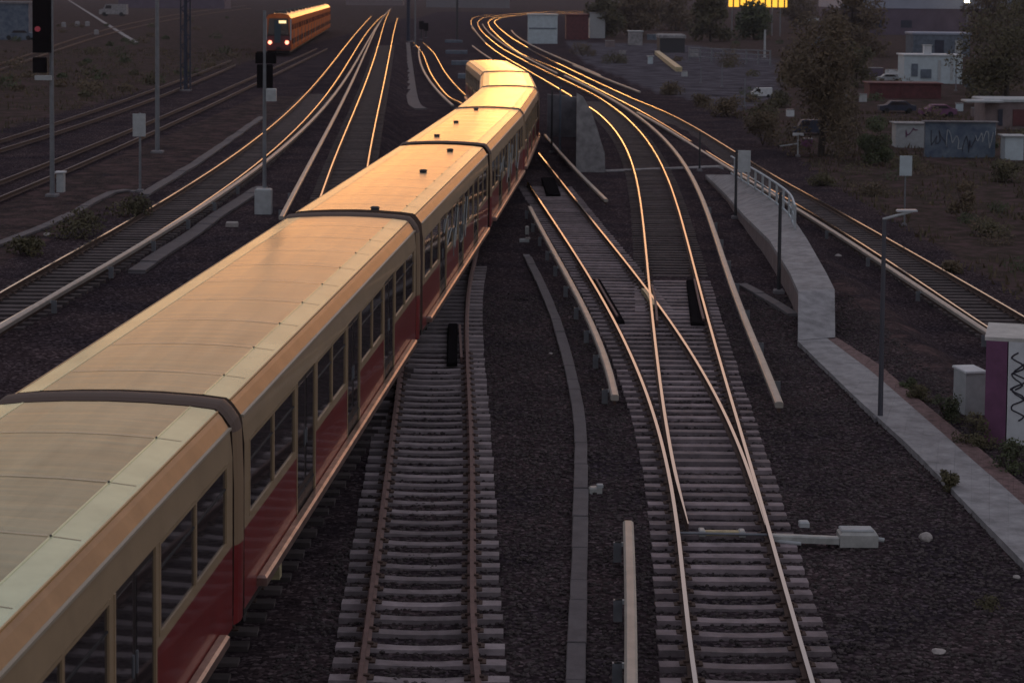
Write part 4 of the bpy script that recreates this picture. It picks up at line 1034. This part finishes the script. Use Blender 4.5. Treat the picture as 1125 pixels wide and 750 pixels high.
# vehicles in the yard
def car(label, px, py, wpx, m, van=False, rz=0.):
    p = gnd(px, py); K = k_at(p); s = wpx/K/4.3; t = empty('parked_car' if not van else 'parked_van', p, rz); tag(t, label, 'van' if van else 'car', 'vehicles parked in the yard')
    pr = [(-2.15, .3), (-2.15, .85), (-1.3, .95), (-.75, 1.42), (.95, 1.42), (1.6, .98), (2.15, .9), (2.15, .3)] if not van else [(-2.15, .3), (-2.15, 1.0), (-1.5, 1.15), (-1.1, 1.85), (2.1, 1.9), (2.15, .3)]
    def sl(P, y0, y1, mm, nm, par):
        b = MB(); n = len(P); vs = [(x*s, y0*s, z*s) for x, z in P]+[(x*s, y1*s, z*s) for x, z in P]
        b.add(vs, [tuple(range(n)), tuple(range(2*n-1, n-1, -1))]+[((i+1) % n, i, n+i, n+(i+1) % n) for i in range(n)], mm)
        o = b.build(nm); o.parent = par; return o
    body = sl(pr, -.85, .85, m, 'body', t)
    g = [(-.95, .98), (-.65, 1.32), (.85, 1.32), (1.3, .98)] if not van else [(-1.2, 1.2), (-1.0, 1.7), (-.2, 1.7), (-.2, 1.2)]
    for y0, y1 in ((-.87, -.86), (.86, .87)): sl(g, y0, y1, 'glass', 'side_window', t)
    for x in (-1.35, 1.35):
        for y in (-.8, .8): b = MB(); b.tube((x*s, (y-.1)*s, .32*s), (x*s, (y+.1)*s, .32*s), .32*s, 'tyre', n=14); o = b.build('wheel'); o.parent = t
car('white van parked left of the big tree', 836, 107, 24, 'white_paint', True)
car('white car parked under the trees, left one of three at the top', 880, 25, 18, 'white_paint')
car('white car parked under the trees, middle one of three at the top', 899, 24, 16, 'light_grey')
car('white car parked under the trees, right one of three at the top', 915, 25, 16, 'white_paint')
car('dark blue car parked before the dark red container', 985, 124, 40, 'dark_blue')
car('dark purple car parked right of the dark blue one', 1030, 128, 40, 'purple_paint')
car('dark car on the left of the yard, below the shrub', 890, 148, 38, 'dark_blue', True)
car('grey car parked at the top left behind the signal', 22, 44, 34, 'blue_grey')
car('grey truck like van parked at the top left beyond the far track', 125, 18, 30, 'concrete', True)
# pale stumps at the top left
for i, (x, y) in enumerate([(70, 30), (85, 29), (96, 29), (106, 38)]):
    q = gnd(x, y); K = k_at(q); t = empty('marker_stone', q); tag(t, ['first pale marker stone from the tall left signal', 'second pale marker stone from the tall left signal', 'third pale marker stone from the tall left signal', 'pale marker stone lying apart beside the far track'][i], 'marker stone', 'pale marker stones')
    b = MB(); b.bbox((q.x, q.y, q.z-.1), (5/K, 4/K, 6/K), 'concrete', .2, 1/K); b.build('stone', t)
bld('shed', 'dim blue shed at the top left corner', 'shed', -20, 34, 44, 4, 'graffiti_blue', 'concrete_dark', 5, .3)
# freight boxes at the top centre
bld('freight_container', 'pale blue container stack at the top centre, left of the others', 'container', 580, 612, 48, 17, 'white_blue', 'light_grey', 8, .2, wins=[(596, 32, 30, 1.4, 'blue_grey')])
bld('freight_container', 'dark red container between the pale blue stack and the grey box', 'container', 622, 646, 44, 17, 'dark_red', 'dark_red', 8, .2)
bld('freight_container', 'pale grey narrow container right of the dark red one', 'container', 648, 664, 42, 15, 'light_grey', 'concrete', 6, .2)
bld('utility_box', 'small pale cube standing alone at the far edge of the lot', 'box', 691, 706, 50, 35, 'concrete', 'light_grey', 3, .15)
bld('utility_box', 'tiny white box at the edge of the grey lot', 'box', 712, 717, 70, 62, 'white_blue', 'light_grey', .6, .05)
t, a, c, h = bld('loading_ramp', 'dark loading ramp with a pale top in the far yard', 'ramp', 725, 752, 58, 42, 'dark_steel', 'concrete', 6, .5)
# slanted yellowish beam
a, c = gnd(722, 60), gnd(746, 79); t = empty('timber_beam', a); tag(t, 'pale yellow beam lying at a slant by the far lot', 'beam')
b = MB(); d = c-a; m_ = (a+c)/2; b.bbox((m_.x, m_.y, m_.z), (.7, d.length, .5), 'brass_yellow', math.atan2(-d.x, d.y), .05); b.build('beam', t)
# pale fence behind the lot
a, c = gnd(757, 68), gnd(846, 72); t = empty('fence', a); tag(t, 'pale post and rail fence at the far side of the lot', 'fence')
for k in range(8):
    q = a.lerp(c, k/7); b = MB(); b.box((q.x, q.y, q.z-.1), (.16, .16, 1.9), 'grey_steel'); b.build('post', t)
for z_ in (.6, 1.2, 1.7): b = MB(); b.tube(a+Vector((0, 0, z_)), c+Vector((0, 0, z_)), .06, 'grey_steel'); b.build('fence_rail', t)
# yellow sign and flag poles
q = gnd(832, 40); K = k_at(q); t = empty('billboard', q); tag(t, 'glowing yellow sign band on posts at the top edge', 'sign')
z0, z1 = hz(0, 8, q), hz(0, -6, q)
b = MB(); b.box((q.x, q.y, z0), (64/K, .4, z1-z0), 'yellow_panel'); b.build('panel', t)
b = MB()
for k in range(9): b.box((q.x+(k-4)*7/K+1/K, q.y-.24, z0), (1.6/K, .06, (z1-z0)*.8), 'dark_steel')
b.build('slats', t)
for dx in (-28, 16, 25): b = MB(); b.tube((q.x+dx/K, q.y+.1, q.z), (q.x+dx/K, q.y+.1, z0), .12, 'grey_steel'); b.build('post', t)
for i, x in enumerate((1028, 1037, 1046)): pole_thing('flag_pole', ['left of the three flag poles before the hall', 'middle one of the three flag poles before the hall', 'right of the three flag poles before the hall'][i], 'flag pole', x, 37, -6, .11, 'light_grey', 'flag poles before the hall')
t, p, h = pole_thing('street_lamp', 'lit street lamp in front of the hall at the top right', 'street lamp', 1062, 40, 3, .12, 'grey_steel')
b = MB(); b.bbox((p.x-.1, p.y-.1, h), (.9, .6, .45), 'street_lit', 0, .1); b.build('lamp_head', t)
pole_thing('marker_post', 'pale slanted post left of the big tree', 'post', 840, 64, 33, .16, 'light_grey')
# low block of buildings across the very top
bld('station_building', 'long low building across the top left of the middle', 'building', 380, 446, 6, 0, 'concrete_pink', 'light_grey', 15, 1.2)
bld('station_building', 'dark low building at the top left beyond all tracks', 'building', 130, 262, 9, -6, 'hall_wall', 'concrete_dark', 15, 1.)
bld('station_building', 'dim building along the top, behind the golden curve', 'building', 468, 560, 8.5, -3, 'concrete_dark', 'blue_grey', 20, 1.)

def crates(lst):
    for lab, px, py, w_, h_, m in lst:
        q = gnd(px, py); K = k_at(q); t = empty('storage_crate', q, 0); tag(t, lab, 'crate', 'crates and boxes scattered in the yard')
        b = MB(); b.bbox((q.x, q.y, q.z-.1), (w_/K, .8*w_/K, h_/K+.1), m, random.uniform(-.3, .3), .4/K); b.build('box', t)
        b = MB(); b.box((q.x, q.y, q.z+h_/K), (w_/K*1.06, .84*w_/K, .06), 'grey_steel', 0); b.build('lid', t)
crates([('pale crate between the pale ramp and the pale fence', 762, 62, 9, 7, 'concrete'), ('grey crate left of the dark ramp in the far yard', 716, 44, 10, 6, 'blue_grey'),
        ('pale box at the near end of the yellow beam', 752, 84, 6, 5, 'light_grey'), ('brownish box row end beside the far containers', 670, 52, 10, 7, 'concrete_pink'),
        ('small pale box below the dark red container at the top', 640, 56, 6, 4, 'light_grey'), ('grey box before the pale cube at the lot edge', 684, 60, 7, 4, 'concrete'),
        ('white box under the big tree, left of its trunk', 868, 128, 8, 7, 'white_paint'), ('purple box right below the big tree crown', 886, 162, 12, 9, 'purple_paint'),
        ('pale box standing left of the dark red container', 948, 112, 8, 8, 'light_grey'), ('pale round topped box right of the parked cars', 1054, 122, 8, 8, 'white_blue'),
        ('pinkish box between the purple car and the kiosk', 1072, 128, 9, 9, 'concrete_pink'), ('white box in front of the kiosk', 1089, 148, 8, 8, 'white_paint'),
        ('grey crate right of the white container unit', 1064, 96, 9, 12, 'blue_grey'), ('pale low box left of the white container unit', 980, 82, 12, 5, 'white_paint'),
        ('dark crate behind the low red container', 962, 84, 14, 9, 'hall_wall')])
for k_, (px, py, yt) in enumerate([(770, 92, 74), (793, 96, 70), (818, 118, 86), (930, 118, 92), (1050, 100, 66), (1070, 100, 60)]):
    pole_thing('fence_post', ['pale post at the near side of the grey lot, left one', 'pale post at the near side of the grey lot, middle one', 'grey post in front of the white van', 'thin post right of the big tree crown', 'thin post right beside the white container unit', 'thin tall post between white container and right tree'][k_], 'post', px, py, yt, .05, 'grey_steel')
car('pale car with a bright roof left of the white container unit', 976, 90, 26, 'light_grey')
car('dark van parked between the far trees and the hall', 905, 52, 26, 'blue_grey', True)
tree('slender brown bush like tree left of the white container', 940, 96, 48, 44, 'leaf_olive', 2600, .16)
tree('pale brown tree at the right of the yard, above the kiosk', 1085, 104, 58, 52, 'leaf_brown', 2600, .18)
bush('long low hedge like scrub beyond the railing', 800, 128, 108, 60, 'leaf_brown', 1600, .1)
bush('scrub right of the long fence in the yard', 870, 96, 74, 50, 'leaf_olive', 1400, .14)
bush('dry scrub on the verge right of the far rails', 770, 118, 104, 40, 'leaf_brown', 900, .1)

for k_, (px, py, yt, wd) in enumerate([(640, 62, 48, 34), (676, 70, 58, 40), (735, 104, 90, 44), (840, 132, 112, 50), (800, 74, 56, 48), (858, 118, 100, 40), (930, 132, 112, 46), (1000, 186, 172, 60), (960, 214, 204, 70), (1090, 260, 240, 60), (1045, 300, 288, 40), (905, 204, 194, 50)]):
    bush(['low scrub on the lot edge right of the pale containers', 'low scrub in the lot before the pale cube', 'dry scrub at the near edge of the grey lot', 'brown scrub between white van and railing', 'scrub patch in front of the pale fence', 'scrub patch below the white van', 'brown scrub between the big tree and the red container', 'wide low weeds under the pale graffiti box', 'wide low weeds left of the upright board', 'weeds in the verge at the right edge, upper clump', 'weeds in the verge right of the embankment track', 'low weeds below the round dark bush'][k_], px, py, yt, wd, ['leaf_brown', 'leaf_olive'][k_ % 2], 900, .11 if py < 140 else .07, 'scrub around the yard')

b = MB()
for _ in range(150):
    left = random.random() < .3
    px, py = (random.uniform(0, 270), random.uniform(8, 112)) if left else (random.uniform(640, 1125), random.uniform(48, 300))
    p = gnd(px, py)
    if left and not (p.x < -28): continue
    if not left and p.x < 17: continue
    r_ = random.uniform(.25, .8)*(1 if p.y < 120 else 1.6)
    leafball(b, p+Vector((0, 0, r_*.35)), r_, 130 if p.y > 100 else 260, random.choice(['leaf_brown', 'leaf_olive', 'leaf_green', 'leaf_brown']), .06 if p.y < 110 else .14, .6)
tag(b.build('scrub'), 'dry brown scrub dotted over the rough ground beyond the tracks', 'scrub', kind='stuff')
